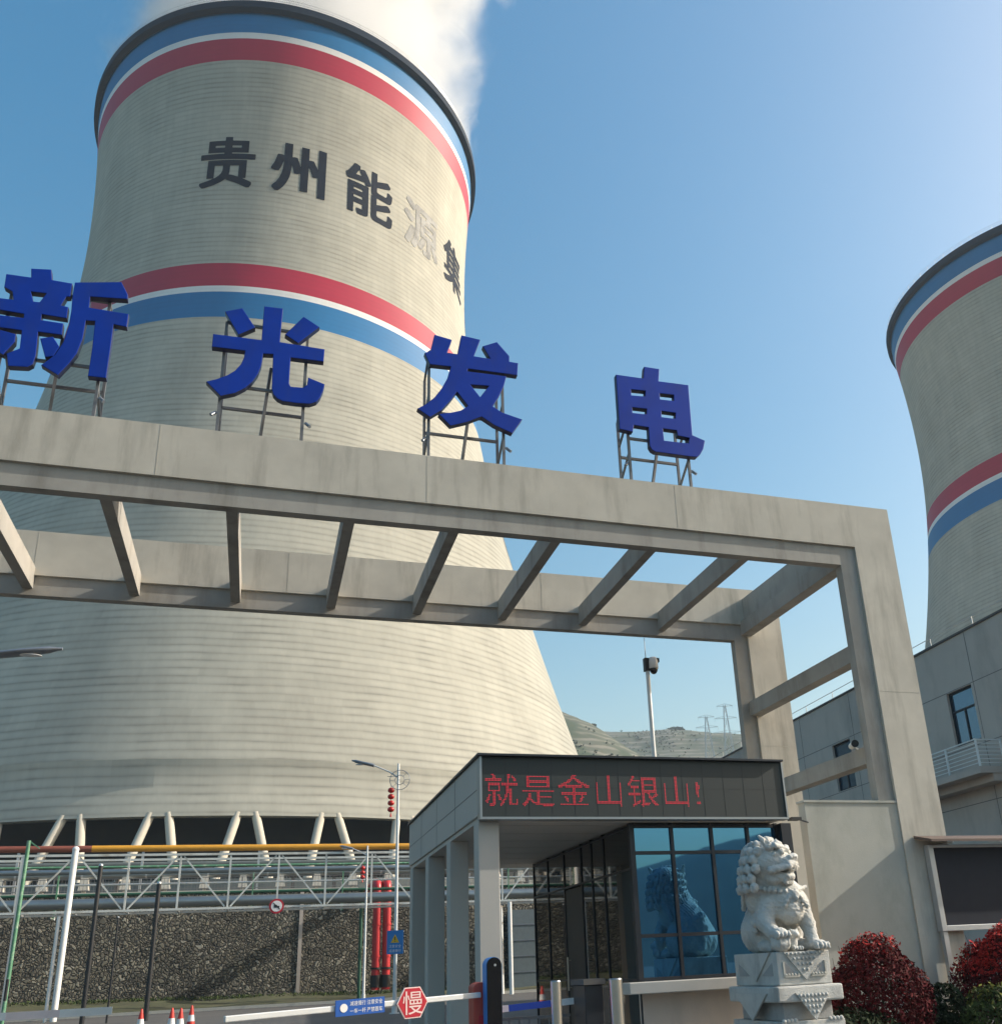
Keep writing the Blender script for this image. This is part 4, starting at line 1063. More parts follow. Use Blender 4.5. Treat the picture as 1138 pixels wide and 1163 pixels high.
def lion():
    h = .0105
    lo = np.array([-.60, -.12, -.01]); hi = np.array([.50, 1.10, 1.38])
    n = np.ceil((hi - lo) / h).astype(int)
    ax = [lo[i] + np.arange(n[i]) * h for i in range(3)]
    F = np.full(tuple(n), 1.0)
    def sub(c, rad):
        c = np.array(c); s = []
        for i in range(3):
            a = max(0, int((c[i] - rad - lo[i]) / h)); b = min(n[i], int((c[i] + rad - lo[i]) / h) + 2)
            if b <= a: return None
            s.append(slice(a, b))
        g = np.meshgrid(ax[0][s[0]], ax[1][s[1]], ax[2][s[2]], indexing='ij')
        return tuple(s), g
    def comb(s, d, k, op):
        f = F[s]
        if op > 0:
            e = np.clip(.5 + .5 * (f - d) / k, 0, 1)
            F[s] = f * (1 - e) + d * e - k * e * (1 - e)
        else:
            e = np.clip(.5 - .5 * (f + d) / k, 0, 1)
            F[s] = f * (1 - e) - d * e + k * e * (1 - e)
    def ell(c, r, rot=None, k=.03, op=1):
        r = np.array(r if hasattr(r, '__len__') else (r, r, r), float)
        q = sub(c, r.max() + .1)
        if q is None: return
        s, g = q
        X = np.stack([g[i] - c[i] for i in range(3)], -1)
        if rot is not None: X = X @ rot
        q0 = np.linalg.norm(X / r, axis=-1); q1 = np.linalg.norm(X / (r * r), axis=-1)
        comb(s, q0 * (q0 - 1) / np.maximum(q1, 1e-6), k, op)
    def cap(a, b, ra, rb, k=.03, op=1):
        a, b = np.array(a, float), np.array(b, float)
        L = np.linalg.norm(b - a)
        q = sub((a + b) / 2, L / 2 + max(ra, rb) + .1)
        if q is None: return
        s, g = q
        X = np.stack([g[i] - a[i] for i in range(3)], -1)
        t = np.clip((X @ (b - a)) / (L * L), 0, 1)
        comb(s, np.linalg.norm(X - t[..., None] * (b - a), axis=-1) - (ra + (rb - ra) * t), k, op)
    def rz(a):
        c, s_ = math.cos(a), math.sin(a)
        return np.array([[c, -s_, 0], [s_, c, 0], [0, 0, 1]])
    # body: x right, -y to the front, z up
    for s_ in (-1, 1):
        ell((.20 * s_, .66, .24), (.17, .30, .25))                # haunch
        ell((.24 * s_, .36, .07), (.10, .20, .075), k=.02)        # hind foot
        for i in range(4): ell((.19 * s_ + .032 * i * s_, .19 + .012 * i, .045), (.03, .05, .042), k=.008)
    ell((0, .78, .26), (.27, .28, .26))
    cap((0, .74, .40), (-.02, .40, .66), .27, .25, k=.06)
    ell((.02, .27, .60), (.25, .20, .26), k=.05)
    ell((.03, .22, .46), (.17, .16, .16), k=.05)
    # right front leg straight down, with paw
    cap((.20, .27, .56), (.245, .20, .30), .125, .09, k=.04); cap((.245, .20, .30), (.25, .13, .08), .088, .075, k=.03)
    ell((.255, .06, .06), (.105, .13, .062), k=.02)
    for i in range(4): ell((.18 + .05 * i, -.035 - .012 * (i in (1, 2)), .048), (.029, .05, .046), k=.006)
    for i in range(4): ell((.18 + .05 * i, -.08, .02), (.012, .022, .014), k=.004)
    # left front leg bent, paw on a ball with a small cub
    cap((-.22, .30, .55), (-.30, .27, .34), .13, .11, k=.04); cap((-.30, .27, .34), (-.27, .12, .20), .105, .085, k=.03)
    ell((-.26, .03, .20), (.105, .12, .07), k=.02)
    for i in range(4): ell((-.335 + .05 * i, -.045, .185), (.029, .055, .05), k=.006)
    ell((-.25, .04, .085), (.115, .115, .095), k=.012)
    for a in range(6):
        t = a * math.pi / 3
        ell((-.25 + .11 * math.cos(t), .04 + .11 * math.sin(t), .10), (.018, .018, .06), k=.008)
    cap((-.06, .10, .05), (-.045, .08, .15), .065, .05, k=.02); ell((-.04, .055, .19), (.055, .055, .052), k=.01)
    ell((-.04, .0, .18), (.026, .03, .022), k=.008)
    for s_ in (-1, 1): ell((-.04 + .04 * s_, .06, .235), (.014, .014, .02), k=.006)
    for i in range(4): ell((-.10 + .035 * i, .0, .03), (.018, .03, .03), k=.006)
    # rows of curls on the legs
    for (x, y, z) in ((-.36, .36, .42), (-.38, .38, .34), (-.36, .42, .26), (.33, .36, .40), (.34, .40, .32)):
        ell((x, y, z), (.035, .05, .05), k=.008)
    # neck and mane
    HD = np.array([-.15, .27, 1.05])
    fa = R(40)                                                   # the head turns to the picture's right
    fd = np.array([math.sin(fa), -math.cos(fa), 0]); rd = np.array([math.cos(fa), math.sin(fa), 0])
    def hp(f, r, z): return tuple(HD + fd * f + rd * r + np.array([0, 0, z]))
    rot = rz(-(math.pi / 2 - fa))                                # columns: forward, sideways
    rot = np.stack([fd, rd, np.array([0, 0, 1.])], -1)
    cap((-.05, .42, .68), tuple(HD + np.array([.0, .08, -.05])), .25, .24, k=.05)
    cap((-.20, .48, .60), (-.24, .40, 1.12), .19, .20, k=.05)
    ell(tuple(HD), (.26, .255, .235), rot, k=.04)
    # curls over the mane
    for row, (zz, rr_, nn) in enumerate(((.20, .16, 6), (.12, .235, 8), (.02, .265, 9), (-.09, .275, 9), (-.20, .275, 9), (-.31, .27, 8))):
        for i in range(nn):
            a = (i + .5 * (row % 2)) / nn * R(205) + R(78)
            f, r_ = rr_ * math.cos(a), rr_ * math.sin(a)
            c = np.array(hp(f - .02 - .02 * row, r_, zz))
            ell(c, (.055, .055, .062), k=.006)
            nrm = np.array(c) - (HD + np.array([0, 0, zz - .02])); nrm /= np.linalg.norm(nrm)
            ell(c + nrm * .058, (.02, .02, .02), k=.006, op=-1)
    # locks running down the back
    for i, x in enumerate((-.36, -.27, -.16, -.04, .08)):
        cap((x, .60 - .02 * abs(i - 2), .80), (x * .9, .72, .52), .05, .028, k=.012)
    # brow fringe
    for i, r_ in enumerate((-.19, -.115, -.04, .04, .115, .19)):
        ell(hp(.15 - .25 * abs(r_), r_, .205 - abs(r_) * .25), (.05, .05, .055), k=.008)
    for r_ in (-.07, .0, .07): ell(hp(.03, r_, .26), (.05, .045, .05), k=.008)
    # face
    ell(hp(.19, 0, -.03), (.15, .165, .10), rot, k=.03)          # upper jaw
    ell(hp(.27, 0, -.055), (.09, .15, .075), rot, k=.02)
    ell(hp(.315, 0, .03), (.062, .085, .05), rot, k=.015)        # nose
    for s_ in (-1, 1):
        ell(hp(.30, .075 * s_, .022), (.04, .04, .035), rot, k=.012)
        ell(hp(.37, .035 * s_, .015), (.018, .018, .014), k=.006, op=-1)
        ell(hp(.20, .115 * s_, .10), (.062, .05, .045), rot, k=.006)    # eyeball
        ell(hp(.262, .118 * s_, .097), (.014, .014, .014), k=.004, op=-1)
        cap(hp(.235, .03 * s_, .135), hp(.17, .20 * s_, .175), .036, .04, k=.008)   # brow
        cap(hp(.245, .05 * s_, .052), hp(.15, .19 * s_, .07), .022, .026, k=.01)    # cheek fold
        cap(hp(.10, .22 * s_, .17), hp(.02, .28 * s_, .29), .055, .018, k=.012)      # ear
        ell(hp(.10, .255 * s_, .225), (.026, .03, .05), k=.008, op=-1)
        cap(hp(.30, .12 * s_, -.08), hp(.10, .22 * s_, -.12), .035, .045, k=.012)    # lip corner
    cap(hp(.06, -.10, -.20), hp(.22, -.06, -.185), .085, .065, k=.03)               # lower jaw
    cap(hp(.06, .10, -.20), hp(.22, .06, -.185), .085, .065, k=.03)
    ell(hp(.235, 0, -.195), (.075, .10, .05), rot, k=.02)
    ell(hp(.24, 0, -.133), (.16, .145, .026), rot, k=.008, op=-1)                   # open mouth
    for i in range(7):
        r_ = -.105 + .035 * i
        ell(hp(.322 - 1.6 * r_ * r_, r_, -.118), (.013, .013, .016), k=.003)
        ell(hp(.285 - 1.6 * r_ * r_, r_ * .8, -.152), (.012, .012, .014), k=.003)
    for i in range(5): ell(hp(.22 + .015 * (2 - abs(i - 2)), -.08 + .04 * i, -.25), (.035, .03, .045), k=.008)   # beard
    # collar, bell and sash
    for i in range(26):
        a = i / 26 * 2 * math.pi
        ell((-.03 + .285 * math.cos(a), .33 + .235 * math.sin(a), .755 - .07 * math.sin(a) * -1), (.03, .03, .033), k=.006)
    ell((.04, .075, .64), (.06, .05, .062), k=.006)
    ell((.04, .045, .60), (.02, .03, .035), k=.006)
    for s_ in (-1, 1):
        cap((.04 + .03 * s_, .09, .69), (.03 + .24 * s_, .19, .735), .022, .026, k=.008)
        cap((.04 + .05 * s_, .08, .66), (.04 + .16 * s_, .07, .50), .024, .014, k=.008)
        for j in range(3): ell((.04 + (.08 + .035 * j) * s_, .075, .61 - .05 * j), (.03, .026, .03), k=.006)
    # tail against the back
    cap((0, 1.0, .12), (.0, 1.0, .50), .06, .09, k=.03)
    for z, x in ((.30, -.06), (.40, .06), (.50, -.05), (.55, .03)): ell((x, 1.02, z), (.06, .05, .065), k=.008)
    # tool marks: the whole surface is slightly uneven, the mane and tail are grooved
    gx, gy, gz = np.meshgrid(ax[0], ax[1], ax[2], indexing='ij')
    rg = np.random.default_rng(2)
    for q in range(10):
        k_ = rg.normal(size=3); k_ = k_ / np.linalg.norm(k_) * rg.uniform(70, 210)
        F += .0011 * np.sin(gx * k_[0] + gy * k_[1] + gz * k_[2] + rg.uniform(0, 6.28))
    back = np.clip((gy - .42) / .1, 0, 1) * np.clip((gz - .5) / .1, 0, 1)
    F += .006 * back * np.sin(gx * 150 + 6 * np.sin(gz * 9))
    chest = np.clip((.30 - gy) / .1, 0, 1) * np.clip((gz - .40) / .05, 0, 1) * np.clip((.62 - gz) / .05, 0, 1)
    F += .003 * chest * np.sin(gz * 130)
    P, fs = surface_net(F, lo, h)
    u0, v0, z0 = 6.165, 10.31, 1.455
    g = MB(); g.add([(x + u0, y + v0, z + z0) for x, y, z in P], fs, True)
    single(g, 'stone_lion', M['stone'], 'seated grey stone guardian lion with curled mane on its carved pedestal', 'statue', (u0, v0 + .4, z0))

    p = thing('lion_pedestal', 'tall carved grey stone pedestal under the guardian lion', 'pedestal', (6.165, 10.84, 0))
    U0, U1, V0, V1 = 5.81, 6.52, 10.30, 11.37
    b = MB(); b.box(U0, U1, V0, V1, 1.08, 1.45); b.build('upper_block', M['stone'], p, bevel=.012)
    # draped cloth triangle and two sunk corner panels on the front, and on the left side
    d = MB()
    d.prism([(5.90, 1.448), (6.44, 1.448), (6.165, 1.13)], V0 - .022, V0)
    d.prism_x([(10.42, 1.448), (11.22, 1.448), (10.82, 1.13)], U0 - .022, U0)
    for k in range(9):
        x = 5.95 + .054 * k; d.ball((x, V0 - .024, 1.425), .018, .014, .018, 8)
    for k in range(6): d.ball((6.03 + .054 * k, V0 - .024, 1.37), .018, .012, .018, 8)
    for k in range(4): d.ball((6.085 + .054 * k, V0 - .024, 1.31), .018, .012, .018, 8)
    for k in range(2): d.ball((6.14 + .054 * k, V0 - .024, 1.25), .018, .012, .018, 8)
    d.build('carved_cloth', M['stone'], p)
    f = MB()
    for sg in (-1, 1):
        c = 6.165
        f = MB(); f.prism([(c + sg * .265, 1.335), (c + sg * .265, 1.19), (c + sg * .095, 1.19)], V0 - .004, V0 + .01); f.build('sunk_panel', M['stone_dark'], p)
        f = MB(); f.prism_x([(10.835 + sg * .42, 1.335), (10.835 + sg * .42, 1.19), (10.835 + sg * .15, 1.19)], U0 - .004, U0 + .01); f.build('sunk_panel', M['stone_dark'], p)
    e = MB()
    for sg in (-1, 1):
        c = 6.165
        e.bar((c + sg * .275, V0 - .008, 1.18), (c + sg * .08, V0 - .008, 1.18), .02, .022)
        e.bar((c + sg * .277, V0 - .008, 1.18), (c + sg * .277, V0 - .008, 1.34), .02, .018)
        for k in range(5): e.ball((c + sg * (.10 + .04 * k), V0 - .012, 1.197), .017, .012, .014, 8)
    e.build('carved_border', M['pedestal_white'], p)
    l = MB(); l.box(U0 - .08, U1 + .08, V0 - .08, V1 + .08, .90, 1.075); l.build('upper_ledge', M['stone'], p, bevel=.02)
    for k in range(11):
        pass
    w_ = MB(); w_.box(U0 + .03, U1 - .03, V0 + .03, V1 - .03, .70, .897); w_.build('waist', M['stone_dark'], p, bevel=.01)
    d = MB()
    d.prism([(5.95, 1.0), (6.41, 1.0), (6.18, .70)], V0 - .105, V0 - .083)
    d.prism_x([(10.45, 1.0), (11.25, 1.0), (10.85, .70)], U0 - .105, U0 - .083)
    for r_, m_ in ((.97, 8), (.91, 6), (.85, 4), (.79, 2)):
        for k in range(m_): d.ball((6.18 + (k - (m_ - 1) / 2) * .05, V0 - .107, r_), .019, .012, .02, 8)
    d.build('lower_cloth', M['stone'], p)
    l = MB(); l.box(U0 - .06, U1 + .06, V0 - .06, V1 + .06, .56, .697)
    for sg in (0, 1):
        for k in range(4):
            x = (U0 - .02 + .05 * k) if sg == 0 else (U1 + .02 - .05 * k)
            l.ball((x, V0 - .05, .705), .03, .025, .026, 8)
    l.build('lotus_ledge', M['stone'], p, bevel=.02)
    l = MB(); l.box(U0 - .14, U1 + .14, V0 - .14, V1 + .14, .004, .558); l.build('foot', M['stone_dark'], p, bevel=.02)
lion()

# ------------------------------------------------------------------ grey building on the right
def building():
    t = thing('grey_building', 'grey rendered building with small windows and a railed balcony behind the right gate column', 'building', (0, 0, 0), gate=False)
    t.location = (12.4397, 29.4831, 0)
    t.rotation_euler = (0, 0, math.atan2(.961271, -.275605))
    S0, S1, D, ZT = -3.6, 20.6, 13.0, 11.0
    wins = [(-.60, .66, 7.50, 9.28), (6.75, 8.10, 7.40, 9.26), (13.4, 14.7, 7.40, 9.26), (7.2, 8.4, 3.9, 5.4), (13.4, 14.7, 3.9, 5.4)]
    # facade with real openings
    g = MB()
    ss = sorted({S0, S1, *[x for w_ in wins for x in w_[:2]]}); zz = sorted({0, ZT, *[x for w_ in wins for x in w_[2:]]})
    for a, b in zip(ss[:-1], ss[1:]):
        for c, d in zip(zz[:-1], zz[1:]):
            m, k = (a + b) / 2, (c + d) / 2
            if any(w_[0] < m < w_[1] and w_[2] < k < w_[3] for w_ in wins): continue
            g.add([(b, 0, c), (a, 0, c), (a, 0, d), (b, 0, d)], [(0, 1, 2, 3)])
    for (a, b, c, d) in wins:
        q = -.16
        g.add([(a, 0, c), (b, 0, c), (b, q, c), (a, q, c)], [(3, 2, 1, 0)]); g.add([(a, 0, d), (b, 0, d), (b, q, d), (a, q, d)], [(0, 1, 2, 3)])
        g.add([(a, 0, c), (a, 0, d), (a, q, d), (a, q, c)], [(3, 2, 1, 0)]); g.add([(b, 0, c), (b, 0, d), (b, q, d), (b, q, c)], [(0, 1, 2, 3)])
    g.add([(S0, 0, 0), (S0, -D, 0), (S0, -D, ZT), (S0, 0, ZT)], [(3, 2, 1, 0)])
    g.add([(S1, 0, 0), (S1, -D, 0), (S1, -D, ZT), (S1, 0, ZT)], [(0, 1, 2, 3)])
    g.add([(S0, -D, 0), (S1, -D, 0), (S1, -D, ZT), (S0, -D, ZT)], [(0, 1, 2, 3)])
    g.add([(S0, 0, ZT - .4), (S1, 0, ZT - .4), (S1, -D, ZT - .4), (S0, -D, ZT - .4)], [(0, 1, 2, 3)])
    g.build('wall', M['bldg'], t)
    c = MB()
    c.box(S0 - .04, S1 + .04, -.26, .05, ZT, ZT + .07); c.box(S0 - .04, S1 + .04, -D - .05, -D + .26, ZT, ZT + .07)
    c.box(S0 - .04, S0 + .26, -D + .26, -.26, ZT, ZT + .07); c.box(S1 - .26, S1 + .04, -D + .26, -.26, ZT, ZT + .07)
    c.build('coping', M['bldg_trim'], t)
    j2 = MB()
    for (z, segs) in ((9.31, [(S0, S1)]), (7.36, [(S0, S1)]), (5.6, [(S0, S1)])):
        for a, b in segs: j2.box(a + .02, b - .02, .001, .004, z - .012, z + .012)
    for s in (-.74, 2.6, 6.4, 10.4, 15.0): j2.box(s - .012, s + .012, .0045, .007, .02, ZT - .02)
    j2.build('render_joints', M['seam'], t)
    r = MB()
    for s in np.arange(S0 + .3, S1, 2.2): r.tube((s, -.12, ZT + .07), (s, -.12, ZT + .42), .014, n=6)
    r.tube((S0 + .2, -.12, ZT + .41), (S1 - .2, -.12, ZT + .41), .014, n=6)
    r.build('roof_rail', M['galv'], t)
    for (a, b, c_, d) in wins:
        f = MB(); e = .06
        q0, q1 = -.15, -.09
        f.box(a, a + e, q0, q1, c_, d); f.box(b - e, b, q0, q1, c_, d); f.box(a + e, b - e, q0, q1, c_, c_ + e); f.box(a + e, b - e, q0, q1, d - e, d)
        zt = d - (d - c_) * .36; m = (a + b) / 2
        f.box(a + e, b - e, q0 + .003, q1 + .003, zt - e / 2, zt + e / 2); f.box(m - e / 2, m + e / 2, q0 + .005, q1 - .003, c_ + e, zt - e / 2)
        o = f.build('window', M['dark_frame'], t)
        p = MB(); p.box(a + .03, b - .03, -.135, -.125, c_ + .03, d - .03); p.build('pane', M['glass_win'], o)
        k = MB(); k.add([(a, -.6, c_), (b, -.6, c_), (b, -.6, d), (a, -.6, d)], [(3, 2, 1, 0)]); k.build('curtain', M['pedestal_white'], o)
    # balcony
    b0, b1, q = -1.42, 4.3, .95
    s = MB(); s.box(b0 - .03, b1, .002, q + .02, 6.25, 6.45); s.box(b0, b1 - .03, .002, q * .55, 6.02, 6.248)
    bo = s.build('balcony', M['bldg'], t)
    r = MB()
    for z in np.linspace(6.56, 7.27, 7):
        w_ = .022 if z < 7.2 else .035
        r.bar((b0, q - .03, z), (b1 - .04, q - .03, z), w_, w_)
        r.bar((b0, .02, z), (b0, q - .03, z), w_ * .96, w_ * .96)
    for s_ in (b0, b0 + 1.45, b0 + 2.9, b0 + 4.3, b1 - .05): r.bar((s_, q - .03, 6.45), (s_, q - .03, 7.29), .05, .05)
    r.bar((b0, .04, 6.45), (b0, .04, 7.29), .05, .05)
    r.build('railing', M['white_paint'], bo)
    # split air-conditioner units
    for (s_, z) in ((9.6, 5.55), (7.5, 5.62)):
        a = MB(); a.box(s_ - .4, s_ + .4, .08, .40, z, z + .58); o = a.build('air_conditioner', M['pedestal_white'], t, bevel=.02)
        f = MB(); f.tube((s_ - .1, .401, z + .29), (s_ - .1, .412, z + .29), .22, n=20); f.build('fan_grille', M['dark_frame'], o)
        k = MB(); k.bar((s_ - .3, .01, z - .02), (s_ - .3, .4, z - .02), .03, .03); k.bar((s_ + .3, .01, z - .02), (s_ + .3, .4, z - .02), .03, .03); k.build('bracket', M['dark_frame'], o)
    p = MB()
    p.tube((11.5, .07, 0), (11.5, .07, ZT - .2), .05, n=10)
    p.build('rain_pipe', M['dark_frame'], t)
    a = MB(); a.add([(-3.5, .0, 4.9), (-2.1, .0, 4.9), (-2.1, 1.1, 4.55), (-3.5, 1.1, 4.55), (-3.5, .0, 4.97), (-2.1, .0, 4.97), (-2.1, 1.1, 4.62), (-3.5, 1.1, 4.62)],
                    [(0, 1, 2, 3), (7, 6, 5, 4), (1, 5, 6, 2), (2, 6, 7, 3), (0, 3, 7, 4)])
    a.build('awning', M['bldg_trim'], t)
building()

# ------------------------------------------------------------------ notice board
def notice_board():
    t = thing('notice_board', 'dark framed notice board with a small projecting roof at the right picture edge', 'notice board', (12.5, 13.88, 0))
    u0, u1, z0, z1, v = 11.02, 14.3, 1.67, 3.10, 13.88
    p = MB(); p.box(u0 + .1, u1 - .1, v, v + .08, z0 + .09, z1 - .05)
    p.build('panel', mat('board_panel', (0.036, 0.040, 0.050), 0.7, var=0.08, spec=0.1), t)
    f = MB()
    f.box(u0, u0 + .1, v - .03, v + .10, z0, z1); f.box(u1 - .1, u1, v - .03, v + .10, z0, z1)
    f.box(u0 + .1, u1 - .1, v - .028, v + .098, z0, z0 + .09); f.box(u0 + .1, u1 - .1, v - .028, v + .098, z1 - .05, z1)
    f.build('frame', M['galv'], t, bevel=.006)
    for u in (u0 + .02, u1 - .12):
        k = MB(); k.box(u, u + .09, v - .01, v + .08, 0, z0 - .002); k.build('post', M['galv'], t)
    r = MB(); r.prism_x([(v - .34, z1 + .02), (v + .11, z1 + .12), (v + .11, z1 + .17), (v - .34, z1 + .06)], u0 - .16, u1 + .16)
    r.build('roof', mat('board_roof_brown', (0.12, 0.085, 0.07), 0.7, var=.1), t)
    b = MB()
    for u in (u0 + .3, u0 + 1.3, u0 + 2.3):
        b = MB(); b.bar((u, v - .32, z1 + .008), (u, v + .10, z1 + .008), .03, .02); b.build('roof_batten', M['galv'], t)
notice_board()

# ------------------------------------------------------------------ shrubs
def leaves(n, c, rad, seed, size, lump=.30, top=None, zmin=.05, flat=0.0):
    """leaf blades spread through a lumpy crown; top selects only the outer upper shell"""
    rg = np.random.default_rng(seed)
    L = [(rg.normal(size=3), rg.uniform(.10, .55)) for _ in range(34)]
    L = [(a / np.linalg.norm(a), b) for a, b in L]
    g = MB(); k = 0
    while k < n:
        d = rg.normal(size=3); d /= np.linalg.norm(d)
        if d[2] < -.55: continue
        b = 1 - lump + lump * sum(max(0, (d @ a) - .72) / .28 * w_ * 2.2 for a, w_ in L)
        b = min(b, 1.12)
        r = b * (rg.uniform(.35, 1) ** .33 if top is None else rg.uniform(.93, 1.06))
        if top is not None and (d[2] < top or rg.random() > (d[2] - top) / (1 - top) + .25): continue
        p = np.array(c) + d * np.array(rad) * r
        if p[2] < zmin: continue
        s = size * rg.uniform(.35, 1.0) ** .7 * rg.uniform(.8, 1.9)
        a = d + rg.normal(size=3) * .8; a /= np.linalg.norm(a)
        x = np.cross(a, rg.normal(size=3)); x /= np.linalg.norm(x)
        y = np.cross(a, x)
        g.add([p - x * s * .5, p + y * s * .26, p + x * s * .62, p - y * s * .26], [(0, 1, 2, 3)])
        k += 1
    return g

def bush(label, c, rad, seed, n=7000, size=.07, m='leaf_red', tops='leaf_bright', ntop=800, top=.55, name='bush', group=None):
    t = thing(name, label, 'bush', (c[0], c[1], 0), group)
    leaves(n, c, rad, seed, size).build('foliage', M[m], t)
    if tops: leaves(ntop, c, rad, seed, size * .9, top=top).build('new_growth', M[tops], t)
    s = MB()
    rg = np.random.default_rng(seed)
    for i in range(14 if tops else 0):                # stray shoots with a few leaves
        a = rg.uniform(0, 6.28); q = rg.uniform(.3, .85)
        x, y = c[0] + q * math.cos(a) * rad[0], c[1] + q * math.sin(a) * rad[1]
        zt = c[2] + rad[2] * math.sqrt(1 - q * q) * rg.uniform(.98, 1.12)
        s.path([(x, y, c[2]), (x + .02, y, zt - .1), (x + rg.normal(0, .03), y, zt + .05)], [.008, .005, .002], 5)
    for i in range(9):
        a = rg.uniform(0, 6.28); q = rg.uniform(.2, .7)
        s.path([(c[0], c[1], 0), (c[0] + .2 * q * math.cos(a) * rad[0], c[1] + .2 * q * math.sin(a) * rad[1], c[2] * .5), (c[0] + q * math.cos(a) * rad[0], c[1] + q * math.sin(a) * rad[1], c[2] + rad[2] * .4)], [.02, .014, .006], 6)
    s.build('stems', M['twig'], t)
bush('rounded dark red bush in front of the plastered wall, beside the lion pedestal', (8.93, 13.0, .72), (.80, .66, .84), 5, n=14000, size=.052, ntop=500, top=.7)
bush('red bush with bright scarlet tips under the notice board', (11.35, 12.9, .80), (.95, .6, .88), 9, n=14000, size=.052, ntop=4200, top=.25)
bush('low yellow-green shrub in front of the red bushes', (10.35, 12.15, .36), (.62, .40, .46), 12, n=3500, size=.06, m='leaf_green', tops='leaf_yellow', ntop=160, top=.5)
bush('dark green shrub filling the bed right of the lion pedestal', (8.0, 12.5, .22), (.9, .42, .42), 14, n=3500, size=.06, m='leaf_dark', tops=None)
bush('dark hedge clump between the two red bushes', (9.95, 12.9, .40), (.42, .40, .50), 16, n=3000, size=.06, m='leaf_dark', tops=None)
bush('green shrub below the notice board at the right picture edge', (11.7, 12.0, .30), (.8, .42, .50), 18, n=3500, size=.06, m='leaf_green', tops='leaf_yellow', ntop=120, top=.6)

